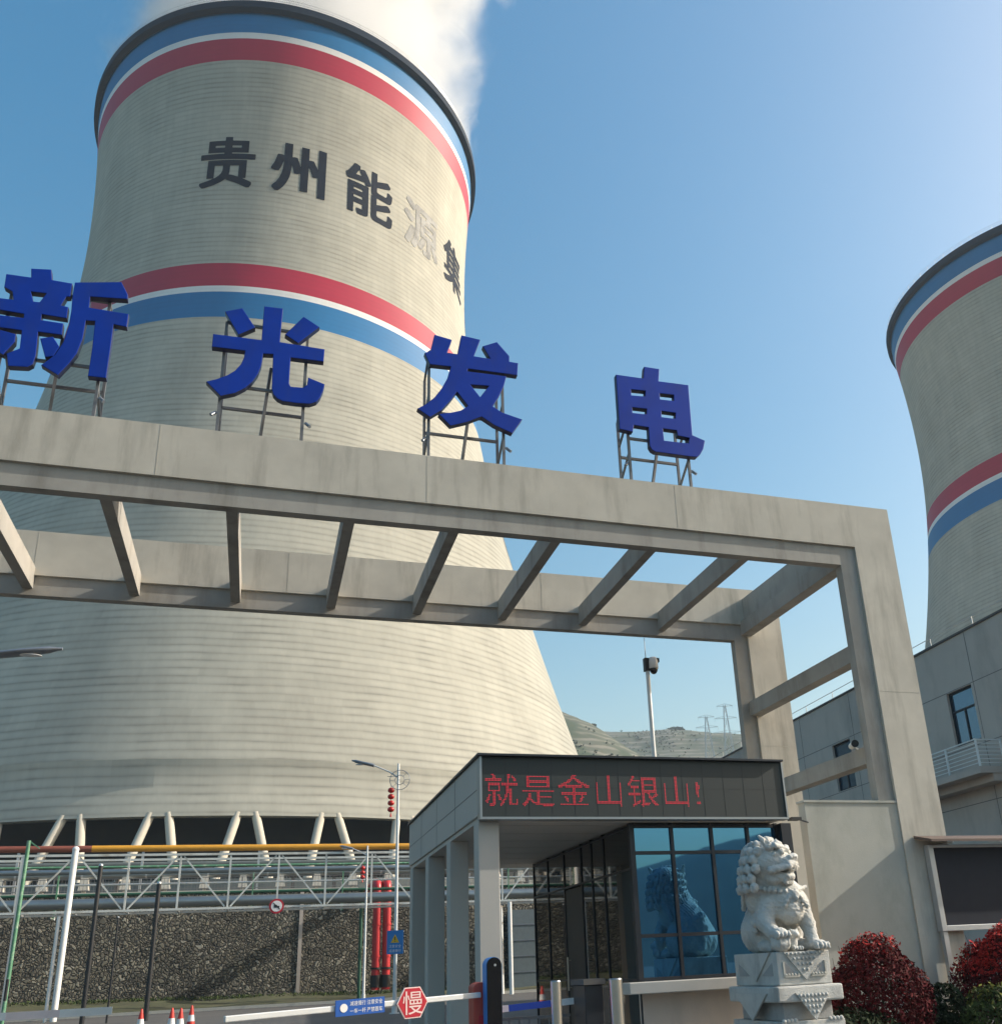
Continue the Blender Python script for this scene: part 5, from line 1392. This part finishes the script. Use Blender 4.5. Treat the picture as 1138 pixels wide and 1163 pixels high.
# ------------------------------------------------------------------ stone wall, pipes, truss
def works():
    w_ = MB(); w_.box(-75, 85, 72, 72.7, 0, 7.45)
    t = thing('stone_wall', 'long retaining wall of grey brown rubble stone below the pipes', 'wall', (0, 72.3, 0))
    w_.build('masonry', M['rubble'], t)
    c = MB(); c.box(-75, 85, 71.95, 72.75, 7.452, 7.6); c.build('coping', M['pedestal_white'], t)
    k = MB(); k.box(3.0, 3.25, 71.93, 71.998, 0, 7.45); k.box(-22.2, -21.95, 71.93, 71.998, 0, 7.45); k.build('expansion_joint', M['bldg'], t)
    f = thing('platform_fence', 'thin metal picket fence along the top of the stone wall', 'fence', (0, 72.5, 7.6))
    b = MB()
    for u in np.arange(-40, 40, .22): b.box(u - .012, u + .012, 72.44, 72.46, 7.66, 8.5)
    b.build('pickets', M['scaffold'], f)
    b = MB()
    b.box(-40, 40, 72.42, 72.48, 8.5, 8.54); b.box(-40, 40, 72.42, 72.48, 7.75, 7.79)
    for u in range(-40, 41, 3): b.box(u - .03, u + .03, 72.40, 72.50, 7.602, 8.55)
    b.build('rails', M['scaffold'], f)
    # long pipes on pedestals along the platform
    def pipe(name, label, v, z, r, m, bands, seats=None, seat_m='pedestal_white', u0=-70, u1=70, pitch=2.6):
        t = thing(name, label, 'pipe', (0, v, z), 'long pipes between the stone wall and the tower')
        p = MB(); p.tube((u0, v, z), (u1, v, z), r, n=20); p.build('pipe_run', M[m], t)
        if bands:
            q = MB()
            for u in np.arange(u0 + 1, u1, bands): q.tube((u - .06, v, z), (u + .06, v, z), r * 1.06, n=20)
            q.build('joint_bands', M['galv'], t)
        if seats:
            us = [u for u in np.arange(-35 + .7 * (v % 1), 36, pitch)][:60]
            for u in us:
                s = MB()
                a, b_ = .34, .22
                zc = max(seats, z - r - .75)
                s.add([(u - a, v - .45, zc), (u + a, v - .45, zc), (u + a, v + .45, zc), (u - a, v + .45, zc),
                       (u - b_, v - .4, z - r * .75), (u + b_, v - .4, z - r * .75), (u + b_, v + .4, z - r * .75), (u - b_, v + .4, z - r * .75)],
                      [(3, 2, 1, 0), (4, 5, 6, 7), (0, 1, 5, 4), (1, 2, 6, 5), (2, 3, 7, 6), (3, 0, 4, 7)])
                if zc > seats: s.box(u - .12, u + .12, v - .2, v + .2, seats, zc - .001)
                s.build('pedestal', M[seat_m], t)
        return t
    pipe('steam_pipe', 'silver lagged pipe on white pedestals just above the stone wall', 74.3, 8.95, .27, 'pipe_silver', 4.1, 7.55)
    pipe('water_pipe', 'dark lagged pipe on stands behind the silver pipes', 77.6, 10.0, .22, 'pipe_dark', 0, 7.55, pitch=3.1, seat_m='bldg_trim')
    y = thing('gas_pipe', 'yellow pipe running along under the tower legs, dark red at its left end', 'pipe', (0, 75.6, 10.85), 'long pipes between the stone wall and the tower')
    p = MB(); p.tube((-11.4, 75.6, 10.95), (70, 75.6, 10.95), .235, n=18); p.build('yellow_run', M['yellow'], y)
    p = MB(); p.tube((-70, 75.6, 10.95), (-11.4, 75.6, 10.95), .23, n=18); p.build('red_run', M['rust'], y)
    for u in np.arange(-40, 60, 8.0):
        p = MB(); p.box(u - .08, u + .08, 75.5, 75.7, 7.55, 10.7); p.build('stand', M['galv'], y)
    # walkway strip lying on the truss at the left
    tr = thing('pipe_truss', 'white lattice pipe bridge crossing in front of the stone wall', 'truss bridge', (0, 60, 0))
    z0, z1, v0, v1 = 5.55, 8.62, 60.0, 62.4
    uu = [-9.77 + 2.735 * i for i in range(-13, 15)]
    for v in (v0, v1):
        for nm, z in (('top_chord', z1), ('bottom_chord', z0)):
            b = MB(); b.box(uu[0], uu[-1], v - .062, v + .062, z - .062, z + .062); b.build(nm, M['truss'], tr)
    for i, u in enumerate(uu):
        if -24 < u < 24:
            b = MB(); b.box(u - .052, u + .052, v0 - .04, v0 + .04, z0 + .064, z1 - .064); b.build('upright', M['truss'], tr)
            if i + 1 < len(uu):
                up = i % 2 == 1
                a, c_ = (u, z1 - .1) if up else (u, z0 + .1), (uu[i + 1], z0 + .1) if up else (uu[i + 1], z1 - .1)
                if abs(u - (-14)) > .01:
                    d = .16 if a[0] < c_[0] else -.16
                    b = MB(); b.bar((a[0] + d, v0 + .052, a[1]), (c_[0] - d, v0 + .052, c_[1]), .07, .085); b.build('diagonal', M['truss'], tr)
            b = MB(); b.box(u - .04, u + .04, v0 + .09, v1 - .09, z0 - .04, z0 + .04); b.build('cross_member', M['galv'], tr)
    for u in (-31, 15.3, 27.6):
        for v in (v0 - .0, v1):
            b = MB(); b.tube((u, v, 0), (u, v, z0 - .087), .13, n=14); b.build('post', M['white_paint'], tr)
    p = MB(); p.tube((-46, 61.2, z0 + .50), (46, 61.2, z0 + .50), .30, n=24)
    t = single(p, 'large_water_pipe', M['pipe_silver'], 'large silver pipe lying inside the bottom of the white lattice bridge', 'pipe', (0, 61.2, z0 + .1), 'long pipes between the stone wall and the tower')
    p = MB(); p.tube((-46, 61.7, z1 - .75), (46, 61.7, z1 - .75), .16, n=16)
    single(p, 'small_pipe', M['pipe_silver'], 'thin silver pipe near the top of the white lattice bridge', 'pipe', (0, 61.7, z1 - .9), 'long pipes between the stone wall and the tower')
    for (v, z, r, m, lab) in ((63.6, 8.35, .07, 'green_paint', 'thin green pipe just behind the top of the white lattice bridge'), (63.9, 7.35, .06, 'white_paint', 'thin white pipe behind the middle of the white lattice bridge'), (63.7, 6.75, .09, 'dkgreen', 'dark green pipe behind the lower half of the white lattice bridge')):
        p = MB(); p.tube((-46, v, z), (46, v, z), r, n=12)
        for u in np.arange(-44, 46, 5.47): p.box(u - .04, u + .04, v - .05, v + .05, z0 - .08, z - r * .8); p.box(u - .04, u + .04, 62.45, v + .05, z0 - .16, z0 - .085)
        single(p, 'thin_pipe', M[m], lab, 'pipe', (0, v, z), 'thin pipes behind the lattice bridge')
    # tall white support with its thinner neighbour
    b = MB(); b.tube((-9.55, 58, 0), (-9.55, 58, 8.68), .16, n=16); b.ball((-9.55, 58, 8.70), .18)
    single(b, 'white_post', M['white_paint'], 'tall thick white post in front of the lattice bridge at the left', 'post', (-9.55, 58, 0), 'white posts at the left')
    b = MB(); b.tube((-9.93, 58, 0), (-9.93, 58, 5.2), .09, n=12)
    single(b, 'white_post', M['white_paint'], 'thin white post close to the left of the tall thick white post', 'post', (-9.93, 58, 0), 'white posts at the left')
    t = thing('green_post', 'pale green steel post with a slanting bracket at the top, at the left picture edge', 'post', (-9.22, 45, 0))
    b = MB(); b.tube((-9.22, 45, 0), (-9.22, 45, 7.45), .075, n=12); b.build('post', M['green_paint'], t)
    b = MB(); b.bar((-9.20, 45, 7.43), (-8.78, 45, 7.12), .05, .05); b.build('bracket', M['green_paint'], t)
    b = MB(); b.tube((-9.22, 44.93, 1.2), (-9.22, 44.93, 2.0), .06, n=8); b.build('cable_box', M['black'], t)
    b = MB(); b.box(-9.98, -9.80, 48, 48.12, 0, 7.2)
    single(b, 'grey_post', M['galv'], 'grey square post beside the green post', 'post', (-9.9, 48, 0))
    for (u, zt, r, lab) in ((-7.07, 6.92, .11, 'thick black post left of the two other dark posts'), (-4.45, 6.05, .115, 'thick black post with a pale cap, nearest to the traffic cones'), (-6.06, 4.55, .05, 'thin black post between the two thick ones')):
        t = thing('dark_post', lab, 'post', (u, 50, 0), 'black posts in front of the stone wall')
        b = MB(); b.tube((u, 50, 0), (u, 50, zt), r, r * .9, n=14); b.build('post', M['black'], t)
        b = MB(); b.ball((u, 50, zt + .02), r * .95, n=12); b.build('cap', M['galv'], t)
    for u, lab in ((7.72, 'left one of the two red vertical pipes with bent tops'), (8.38, 'right one of the two red vertical pipes with bent tops')):
        t = thing('red_riser_pipe', lab, 'pipe', (u, 66, .6), 'red riser pipes')
        b = MB()
        pts = [(u, 66, .6), (u, 66, 6.9)] + [(u, 66 + .5 * (1 - math.cos(a)), 6.9 + .5 * math.sin(a)) for a in np.linspace(.2, 1.57, 6)] + [(u, 71.99, 7.4)]
        b.path(pts, .27, 18); b.build('pipe_run', M['red_paint'], t)
        b = MB(); b.tube((u, 66, .75), (u, 66, 1.5), .33, n=18); b.tube((u, 66, 1.85), (u, 66, 1.97), .36, n=18); b.build('valve', M['black'], t)
        b = MB()
        for z in (2.6, 4.6, 6.5): b.tube((u, 66, z), (u, 66, z + .1), .31, n=18)
        b.build('flange', M['red_paint'], t)
    t = thing('green_pipe_post', 'dark green standpipe with a pale cap left of the red pipes', 'pipe', (6.5, 64.2, 0))
    b = MB(); b.tube((6.5, 64.2, 0), (6.5, 64.2, 6.7), .11, n=14); b.build('pipe_run', M['dkgreen'], t)
    b = MB(); b.box(6.3, 6.7, 64.0, 64.4, 6.702, 7.3); b.build('cap_box', M['pedestal_white'], t)
    # round road sign
    t = thing('round_road_sign', 'round white road sign with a red ring fixed to the lattice bridge', 'road sign', (1.17, 59.8, 5.57))
    b = MB(); b.tube((1.17, 59.80, 5.57), (1.17, 59.84, 5.57), .42, n=32); b.build('red_ring', M['sign_red'], t)
    b = MB(); b.tube((1.17, 59.785, 5.57), (1.17, 59.799, 5.57), .31, n=32); b.build('white_disc', M['sign_white'], t)
    b = MB(); b.box(1.02, 1.20, 59.772, 59.783, 5.48, 5.64); b.box(1.21, 1.33, 59.772, 59.783, 5.48, 5.58); b.bar((.97, 59.778, 5.76), (1.37, 59.778, 5.38), .012, .05); b.build('symbol', M['black'], t)
    b = MB(); b.bar((1.17, 59.85, 5.3), (1.17, 59.85, 5.46), .04, .04); b.box(1.14, 1.2, 59.842, 59.9, 5.2, 5.9); b.build('bracket', M['galv'], t)
    t = thing('steel_cabinet', 'grey ribbed steel cabinet against the stone wall behind the guardhouse canopy', 'cabinet', (19.0, 71.2, .5))
    b = MB(); b.box(18.1, 20.2, 70.6, 71.9, 0, 5.6); b.build('casing', M['cabinet'], t)
    b = MB()
    for z in (1.2, 2.3, 3.4, 4.5): b.box(18.1, 20.2, 70.56, 70.598, z, z + .08)
    b.build('ribs', M['lamp_head'], t)
works()

def weeds():
    rg = np.random.default_rng(31)
    g = MB()
    for k in range(900):
        u = rg.uniform(-22, 14); v = 71.95 - abs(rg.normal(0, .8)); s = rg.uniform(.06, .22)
        top = 1.25 - 0.033 * (u + 15)
        z = .03 + .62 * (.8 + .2 * (v - 69) / 2.95) * max(.25, top)
        for j in range(6):
            p = np.array((u + rg.normal(0, .12), v + rg.normal(0, .05), z + rg.uniform(0, s)))
            x = rg.normal(size=3) * (.5, .5, 1); x /= np.linalg.norm(x); y = np.cross(x, rg.normal(size=3)); y /= np.linalg.norm(y)
            g.add([p - x * s * .5, p + y * s * .18, p + x * s * .7, p - y * s * .18], [(0, 1, 2, 3)])
    single(g, 'verge_weeds', M['leaf_green'], 'straggling weeds along the foot of the stone wall', 'weeds', (0, 71, 0), kind='stuff')
weeds()

# ------------------------------------------------------------------ street lamps with lanterns
def street_lamp(label, x, y, ztop, zarm, reach, rise, gate=False, orn=True):
    t = thing('street_lamp', label, 'street lamp', (x, y, 0), 'street lamps with arched arms', gate)
    b = MB(); b.tube((x, y, 0), (x, y, ztop), .085, .05, n=16); b.build('pole', M['lamp_white'], t)
    b = MB(); b.tube((x, y, 0), (x, y, .04), .2, n=16); b.tube((x, y, .04), (x, y, .5), .11, n=16); b.build('base', M['lamp_white'], t)
    s = 1 if reach > 0 else -1
    hx = x + reach * .52
    pts = [(x, y, zarm), (x + reach * .2, y, zarm + rise * .32), (hx, y, zarm + rise * .68)]
    b = MB(); b.path(pts, [.035, .03, .028], 8); b.build('arm', M['lamp_white'], t)
    b = MB()                                             # flat leaf-shaped lamp head
    n = 12; vs = []
    for i in range(n + 1):
        q = i / n
        w_ = .17 * math.sin(math.pi * min(1, .12 + .86 * q)) ** .7 + .012
        cx, cz = hx + (x + reach - hx) * q, zarm + rise * (.68 + .32 * q)
        for k in range(8):
            a = 2 * math.pi * k / 8
            vs.append((cx, y + w_ * math.cos(a), cz + .075 * math.sin(a) * (1 if q < .9 else .5)))
    b.add(vs, [(i * 8 + k, i * 8 + (k + 1) % 8, (i + 1) * 8 + (k + 1) % 8, (i + 1) * 8 + k) for i in range(n) for k in range(8)], True)
    b.add(vs[:8], [tuple(reversed(range(8)))]); b.add(vs[-8:], [tuple(range(8))])
    h = b.build('lamp_head', M['lamp_head'], t)
    b = MB(); b.ball((hx + (x + reach - hx) * .55, y, zarm + rise * .85 - .07), .28, .11, .03, 16); b.build('lens', M['glass_lens'], h)
    if orn:
        b = MB()
        for rr in (.42, .20):
            b.path([(x + .08 + rr * math.cos(a), y - .09, zarm - .12 + rr * math.sin(a)) for a in np.linspace(0, 6.2832, 29)], .014, 6)
        for a in np.linspace(0, 6.28, 9)[:-1]: b.tube((x + .08 + .2 * math.cos(a), y - .09, zarm - .12 + .2 * math.sin(a)), (x + .08 + .42 * math.cos(a), y - .09, zarm - .12 + .42 * math.sin(a)), .009, n=5)
        b.bar((x, y - .09, zarm - .12), (x + .1, y - .09, zarm - .12), .015, .015)
        b.bar((x - .45, y - .09, zarm + .05), (x, y - .09, zarm + .02), .02, .02)
        b.build('wire_ornament', M['lamp_head'], t)
    return t
def lantern_string(label, x, y, z, n, gate=False):
    t = thing('lantern_string', label, 'lanterns', (x, y, z - .27 * n), 'strings of red lanterns', gate)
    for i in range(n):
        b = MB(); b.ball((x, y, z - .12 - .27 * i), .145, .145, .115, 14); b.build('lantern', M['lantern'], t)
    b = MB(); b.tube((x, y, z - .27 * n), (x, y, z + .1), .01, n=5); b.tube((x, y, z - .27 * n - .16), (x, y, z - .27 * n), .05, .02, n=8); b.build('cord', M['lantern'], t)
street_lamp('tall white street lamp with a wire ring ornament and a blue plate', -7.74, 39.69, 9.95, 9.35, -2.02, .84)
lantern_string('string of four red lanterns on the taller street lamp', -8.02, 39.60, 8.92, 4)
street_lamp('smaller farther street lamp left of the red pipes', -13.17, 58.22, 8.95, 8.35, -1.70, .68, orn=False)
lantern_string('string of red lanterns on the smaller farther street lamp', -13.40, 58.1, 7.75, 3)
street_lamp('street lamp whose head reaches in at the left picture edge under the gate', -7.4, 22, 8.6, 7.75, 2.98, .78, gate=True)
def post_sign():
    x, y, z = -7.74, 39.60, 2.67
    t = thing('warning_plate', 'blue warning plate with a yellow triangle on the taller street lamp pole', 'sign', (x, y, z - .45), gate=False)
    b = MB(); b.box(x - .33, x + .33, y - .03, y - .01, z - .45, z + .45); b.build('plate', M['sign_cyan'], t)
    b = MB(); b.prism([(x - .17, z - .02), (x + .17, z - .02), (x, z + .30)], y - .036, y - .031); o = b.build('triangle', M['sign_yellow'], t)
    b = MB(); b.box(x - .018, x + .018, y - .041, y - .0365, z + .08, z + .20); b.box(x - .018, x + .018, y - .041, y - .0365, z + .02, z + .05); b.build('exclamation_mark', M['black'], o)
    vs, fs = text_polys('注意安全')
    b = MB(); b.add([(x - .25 + .125 * px, y - .034, z - .20 + .125 * py) for px, py in vs], fs); b.build('lettering', M['sign_white'], t)
    vs, fs = text_polys('减速慢行')
    b = MB(); b.add([(x - .25 + .125 * px, y - .034, z - .37 + .125 * py) for px, py in vs], fs); b.build('lettering', M['sign_white'], t)
    b = MB(); b.box(x - .10, x + .10, y - .0098, y + .19, z + .1, z + .13); b.box(x - .10, x + .10, y - .0098, y + .19, z - .13, z - .10); b.build('clamp', M['galv'], t)
post_sign()

# ------------------------------------------------------------------ barriers, machines, bollards, cones
def machine(label, u, v):
    t = thing('barrier_machine', label, 'barrier', (u, v, 0), 'barriers across the entrance lanes')
    b = MB(); n = 10
    pr = [(u - .10, .1), (u + .10, .1), (u + .10, 1.24)] + [(u + .10 * math.cos(a), 1.24 + .05 * math.sin(a)) for a in np.linspace(.3, math.pi - .3, 7)] + [(u - .10, 1.24)]
    b.prism(pr, v - .14, v + .14); b.build('housing', M['red_box'], t, bevel=.012)
    b = MB(); b.box(u - .13, u + .13, v - .17, v + .17, 0.004, .098); b.build('base', M['rubber'], t)
    b = MB(); b.box(u - .05, u + .05, v - .147, v - .141, .55, .95); b.build('door', M['red_paint'], t)
    return t
def barriers():
    t = machine('red barrier machine beside the first canopy column with a long silver arm carrying signs', 2.44, 11.0)
    u, v, z = 2.38, 10.80, 1.16
    a = math.atan2(.923, 2.587)
    arm = MB(); arm.box(-2.75, .02, -.024, .024, -.028, .028)
    BASE_keep = BASE[t.name]; BASE[t.name] = (0, 0, 0)
    o = arm.build('arm', M['lamp_white'], t, bevel=.008)
    BASE[t.name] = BASE_keep
    o.location = (u - 2.44, v - 11.0, z); o.rotation_euler = (0, R(-1.3), a)
    # plates hung on the arm
    loc, rot = GP(u, v, z), (0, R(-1.3), YAW + a)
    s = thing('slow_sign', 'red hexagonal sign reading 慢 on the silver barrier arm', 'sign', (0, 0, 0))
    s.location = loc; s.rotation_euler = rot
    x, z_ = -.835, -.01; r = .18
    hexa = lambda q: [(x + q * math.cos(k * math.pi / 3), z_ + q * .96 * math.sin(k * math.pi / 3)) for k in range(6)]
    b = MB(); b.prism(hexa(r), -.052, -.032); b.build('plate', M['sign_pink'], s)
    b = MB(); b.prism(hexa(r * .93), -.0545, -.0525); b.build('face', M['sign_red'], s)
    vs, fs = text_polys('慢')
    b = MB(); b.add([(x - .122 + .245 * px, -.0565, z_ - .093 + .245 * py) for px, py in vs], fs); b.build('lettering', M['sign_pink'], s)
    s = thing('blue_arm_plate', 'small blue plate with white disc and two rows of characters on the barrier arm', 'sign', (0, 0, 0))
    s.location = loc; s.rotation_euler = rot
    x0, x1 = -1.68, -1.15
    b = MB(); b.box(x0, x1, -.046, -.032, -.075, .075); b.build('plate', M['sign_blue'], s)
    b = MB(); b.tube((x0 + .085, -.050, 0), (x0 + .085, -.0465, 0), .040, n=20); b.build('disc', M['sign_white'], s)
    for row, txt in ((.018, '减速慢行 注意安全'), (-.052, '一车一杆 严禁跟车')):
        vs, fs = text_polys(txt)
        wd = max(p[0] for p in vs)
        b = MB(); b.add([(x0 + .150 + .355 * px / wd, -.0475, row + .048 * py) for px, py in vs], fs); b.build('lettering', M['sign_white'], s)
    t = machine('red barrier machine with a grey banded arm reaching in from the left picture edge', -7.75, 17.05)
    for k in range(8):
        b = MB(); b.box(-7.7 + .715 * k, -7.7 + .715 * (k + 1) - .001, 16.83, 16.88, 1.05, 1.16)
        b.build('arm', M['white_paint' if k % 2 else 'arm_grey'], t)
    t = thing('exit_barrier', 'short blue and white exit barrier between the black reader post and the steel bollards', 'barrier', (2.6, 11.22, 0), 'barriers across the entrance lanes')
    b = MB(); b.box(2.47, 2.62, 11.18, 11.40, .004, 1.10); b.build('housing', M['dark_frame'], t, bevel=.01)
    for (a_, b_, m) in ((2.62, 2.80, 'white_paint'), (2.801, 3.30, 'arm_blue'), (3.301, 3.66, 'white_paint'), (3.661, 3.86, 'white_paint')):
        b = MB(); b.bar((a_, 11.15, .985 + .045 * (a_ - 2.6)), (b_, 11.15, .985 + .045 * (b_ - 2.6)), .03, .07 if a_ < 3.66 else .045); b.build('arm', M[m], t)
barriers()

def reader():
    u, v = 2.53, 10.78
    t = thing('plate_reader_post', 'slim black number-plate reader post with bright blue edges next to the red machine', 'reader post', (u, v, 0))
    cap = lambda r, zt: [(u - r, .05), (u + r, .05), (u + r, zt - r)] + [(u + r * math.cos(a), zt - r + r * math.sin(a)) for a in np.linspace(.15, math.pi - .15, 11)] + [(u - r, zt - r)]
    b = MB(); b.prism(cap(.086, 1.545), v - .10, v + .10); b.build('edge_shell', M['blue_trim'], t)
    b = MB(); b.prism(cap(.082, 1.541), v - .114, v - .1005); o = b.build('front_face', mat('gloss_black_screen', (0.008, 0.008, 0.01), 0.12), t)
    b = MB(); b.tube((u + .01, v - .118, 1.46), (u + .01, v - .1125, 1.46), .014, n=14); b.build('lens', M['galv'], o)
    b = MB(); b.box(u - .12, u + .12, v - .14, v + .20, .004, .049); b.build('base', M['rubber'], t)
reader()

for (u, r, zt, lab) in ((3.175, .058, 1.256, 'brushed steel bollard nearest to the black reader post'), (3.87, .078, 1.246, 'wider brushed steel bollard beside the window sill end')):
    t = thing('bollard', lab, 'bollard', (u, 10.5, 0), 'brushed steel bollards')
    b = MB(); b.tube((u, 10.5, .02), (u, 10.5, zt), r, n=28); b.build('tube', M['stainless'], t)
    b = MB(); b.tube((u, 10.5, zt), (u, 10.5, zt + .012), r * .985, r * .9, n=28); b.build('cap', M['steel_trim'], t)
    b = MB(); b.tube((u, 10.5, .004), (u, 10.5, .03), r * 1.5, n=28); b.build('foot_ring', M['steel_trim'], t)
def pass_gate():
    t = thing('pedestrian_gate', 'dark pedestrian gate cabinet between the steel bollards and the sill', 'gate cabinet', (3.66, 10.9, 0))
    b = MB(); b.box(3.58, 3.80, 10.72, 11.15, .004, 1.20); b.build('cabinet', M['dark_frame'], t, bevel=.01)
    b = MB(); b.box(3.56, 3.82, 10.69, 11.18, 1.202, 1.262); b.build('top_plate', M['bldg_trim'], t)
    b = MB()
    for x in np.arange(2.72, 3.56, .12): b.box(x - .008, x + .008, 11.28, 11.296, .12, .86)
    b.box(2.68, 3.58, 11.275, 11.30, .86, .89); b.box(2.68, 3.58, 11.275, 11.30, .10, .12); b.box(2.68, 2.71, 11.27, 11.305, .004, .9)
    b.build('bar_panel', M['scaffold'], t)
pass_gate()

def cone(lab, x, y, first=[None]):
    if first[0] is None:
        t = thing('traffic_cone', lab, 'traffic cone', (x, y, 0), 'red and white traffic cones', False)
        b = MB(); b.lathe([(.150, .02), (.130, .16)], (x, y, 0), 20); b.build('red_foot', M['cone_red'], t)
        b = MB(); b.lathe([(.095, .38), (.06, .58), (.035, .70), (.02, .715), (.0, .715)], (x, y, 0), 20)
        b.build('red_body', M['cone_red'], t)
        b = MB(); b.lathe([(.131, .16), (.096, .38)], (x, y, 0), 20); b.build('white_band', M['cone_white'], t)
        b = MB(); b.box(x - .2, x + .2, y - .2, y + .2, .004, .025); b.build('base', M['rubber'], t)
        first[0] = t
    else:
        t = copy_tree(first[0]); t.location = (x, y, 0); t['label'] = lab
    return t
cone('traffic cone standing alone at the left of the others, below the black post', -16.10, 36.0)
cone('front traffic cone of the cluster of three', -13.92, 34.15)
cone('traffic cone at the left of the cluster, half behind the front one', -14.62, 35.1)
cone('farthest traffic cone at the right of the cluster', -15.05, 37.9)

# ------------------------------------------------------------------ far pylons and ridge trees
def pylon(label, az, r, zb, zt, seed):
    x, y = r * math.sin(R(az)), r * math.cos(R(az))
    t = thing('transmission_pylon', label, 'pylon', (x, y, zb), 'power line pylons on the hillside', False)
    b = MB(); H = zt - zb
    def w_(q): return 5.0 * (1 - q) + .9 * q if q < .6 else 2.5 - 1.9 * (q - .6) / .4
    lv = np.linspace(0, 1, 9)
    for i in range(8):
        a, c = w_(lv[i]), w_(lv[i + 1])
        z0, z1 = zb + H * lv[i], zb + H * lv[i + 1]
        cs = [(-1, -1), (1, -1), (1, 1), (-1, 1)]
        for k in range(4):
            p, q = cs[k], cs[(k + 1) % 4]
            b.bar((x + p[0] * a, y + p[1] * a, z0), (x + p[0] * c, y + p[1] * c, z1), .28, .28)
            b.bar((x + p[0] * a, y + p[1] * a, z0), (x + q[0] * c, y + q[1] * c, z1), .16, .16)
            b.bar((x + q[0] * a, y + q[1] * a, z0), (x + p[0] * c, y + p[1] * c, z1), .16, .16)
    b.build('tower_frame', M['galv'], t)
    for q, L in ((.72, 9.5), (.86, 7.5), (.98, 5.5)):
        b = MB(); z = zb + H * q
        for s in (-1, 1):
            b.bar((x, y - .5, z), (x + s * L, y, z + .6), .22, .22); b.bar((x, y - .5, z + 2.0), (x + s * L, y, z + .7), .18, .18)
            for k in range(1, 4): b.bar((x + s * L * k / 4, y, z), (x + s * L * (k + .5) / 4, y, z + 1.9 * (1 - k / 4)), .12, .12)
            b.bar((x + s * L, y, z + .6), (x + s * L, y, z - 1.8), .12, .12)
        b.build('cross_arm', M['galv'], t)
pylon('left and thinner lattice pylon on the hazy hillside', 8.05, 640, 100, 160.5, 1)
pylon('right and taller lattice pylon on the hazy hillside', 9.25, 640, 95, 167.5, 2)

def ridge_trees():
    for k, (az, s, lab) in enumerate(((6.15, 7.5, 'larger dark tree clump on the skyline ridge'), (5.0, 4.5, 'small dark tree on the skyline ridge left of the clump'), (1.0, 2.4, 'small tree on the slope beside the cooling tower'))):
        r = 968 if k < 2 else 632
        el = {0: .2335, 1: .2350, 2: .2485}[k]
        x, y, z = r * math.sin(R(az)), r * math.cos(R(az)), el * r - 1
        t = thing('tree', lab, 'tree', (x, y, z), 'trees on the far ridge', False)
        for q in range(4 if k == 0 else 2):
            pass
        leaves(900, (x, y, z + s * .55), (s * (1.2 if k == 0 else 1.0), s, s * .45), 40 + k, s * .3, lump=.5, zmin=z - 3).build('crown', M['leaf_dark'], t)
        b = MB(); b.tube((x, y, z - 3), (x, y, z + s * .6), .4, .2, n=8); b.build('trunk', M['twig'], t)
ridge_trees()

def scrub():
    """patches of brush over the far slopes, too many and too small to count"""
    dg = bpy.context.evaluated_depsgraph_get()
    bpy.context.view_layer.update()
    rg = np.random.default_rng(21)
    g = MB(); n = 0
    cl = [(rg.uniform(-3, 22), rg.uniform(450, 960)) for _ in range(60)]
    for k in range(2600):
        a, r = cl[k % 60]; a += rg.normal(0, 1.2); r += rg.normal(0, 22)
        x, y = r * math.sin(R(a)), r * math.cos(R(a))
        hit, loc, nrm, _, ob, _ = sc.ray_cast(dg, Vector((x, y, 325)), Vector((0, 0, -1)))
        if not hit or not ob.name.startswith('hill'): continue
        s = rg.uniform(.5, 1.5)
        for j in range(5):
            d = rg.normal(size=3) * s * .5
            p = np.array((loc.x + d[0], loc.y + d[1], loc.z + s * .4 + abs(d[2])))
            x_ = rg.normal(size=3); x_ /= np.linalg.norm(x_); y_ = np.cross(x_, rg.normal(size=3)); y_ /= np.linalg.norm(y_)
            g.add([p - x_ * s * .6, p + y_ * s * .5, p + x_ * s * .6, p - y_ * s * .5], [(0, 1, 2, 3)])
    single(g, 'hillside_scrub', M['leaf_far'], 'dark patches of brush on the far hillsides', 'scrub', (0, 0, 0), kind='stuff', gate=False)
scrub()

# ------------------------------------------------------------------ the air
def haze():
    b = MB(); b.box(-1500, 1500, -1300, 1600, -1.2, 330)
    m = bpy.data.materials.new('haze'); m.use_nodes = True
    nt = m.node_tree
    for x in list(nt.nodes):
        if x.type == 'BSDF_PRINCIPLED': nt.nodes.remove(x)
    pv = nt.nodes.new('ShaderNodeVolumePrincipled')
    pv.inputs['Color'].default_value = (0.72, 0.87, 1.0, 1)
    pv.inputs['Density'].default_value = 0.00023
    pv.inputs['Anisotropy'].default_value = 0.0
    lk(nt, pv.outputs[0], nt.nodes['Material Output'].inputs['Volume'])
    single(b, 'haze', m, 'thin pale haze in the air', 'haze', (0, 0, 0), kind='stuff', gate=False)
haze()
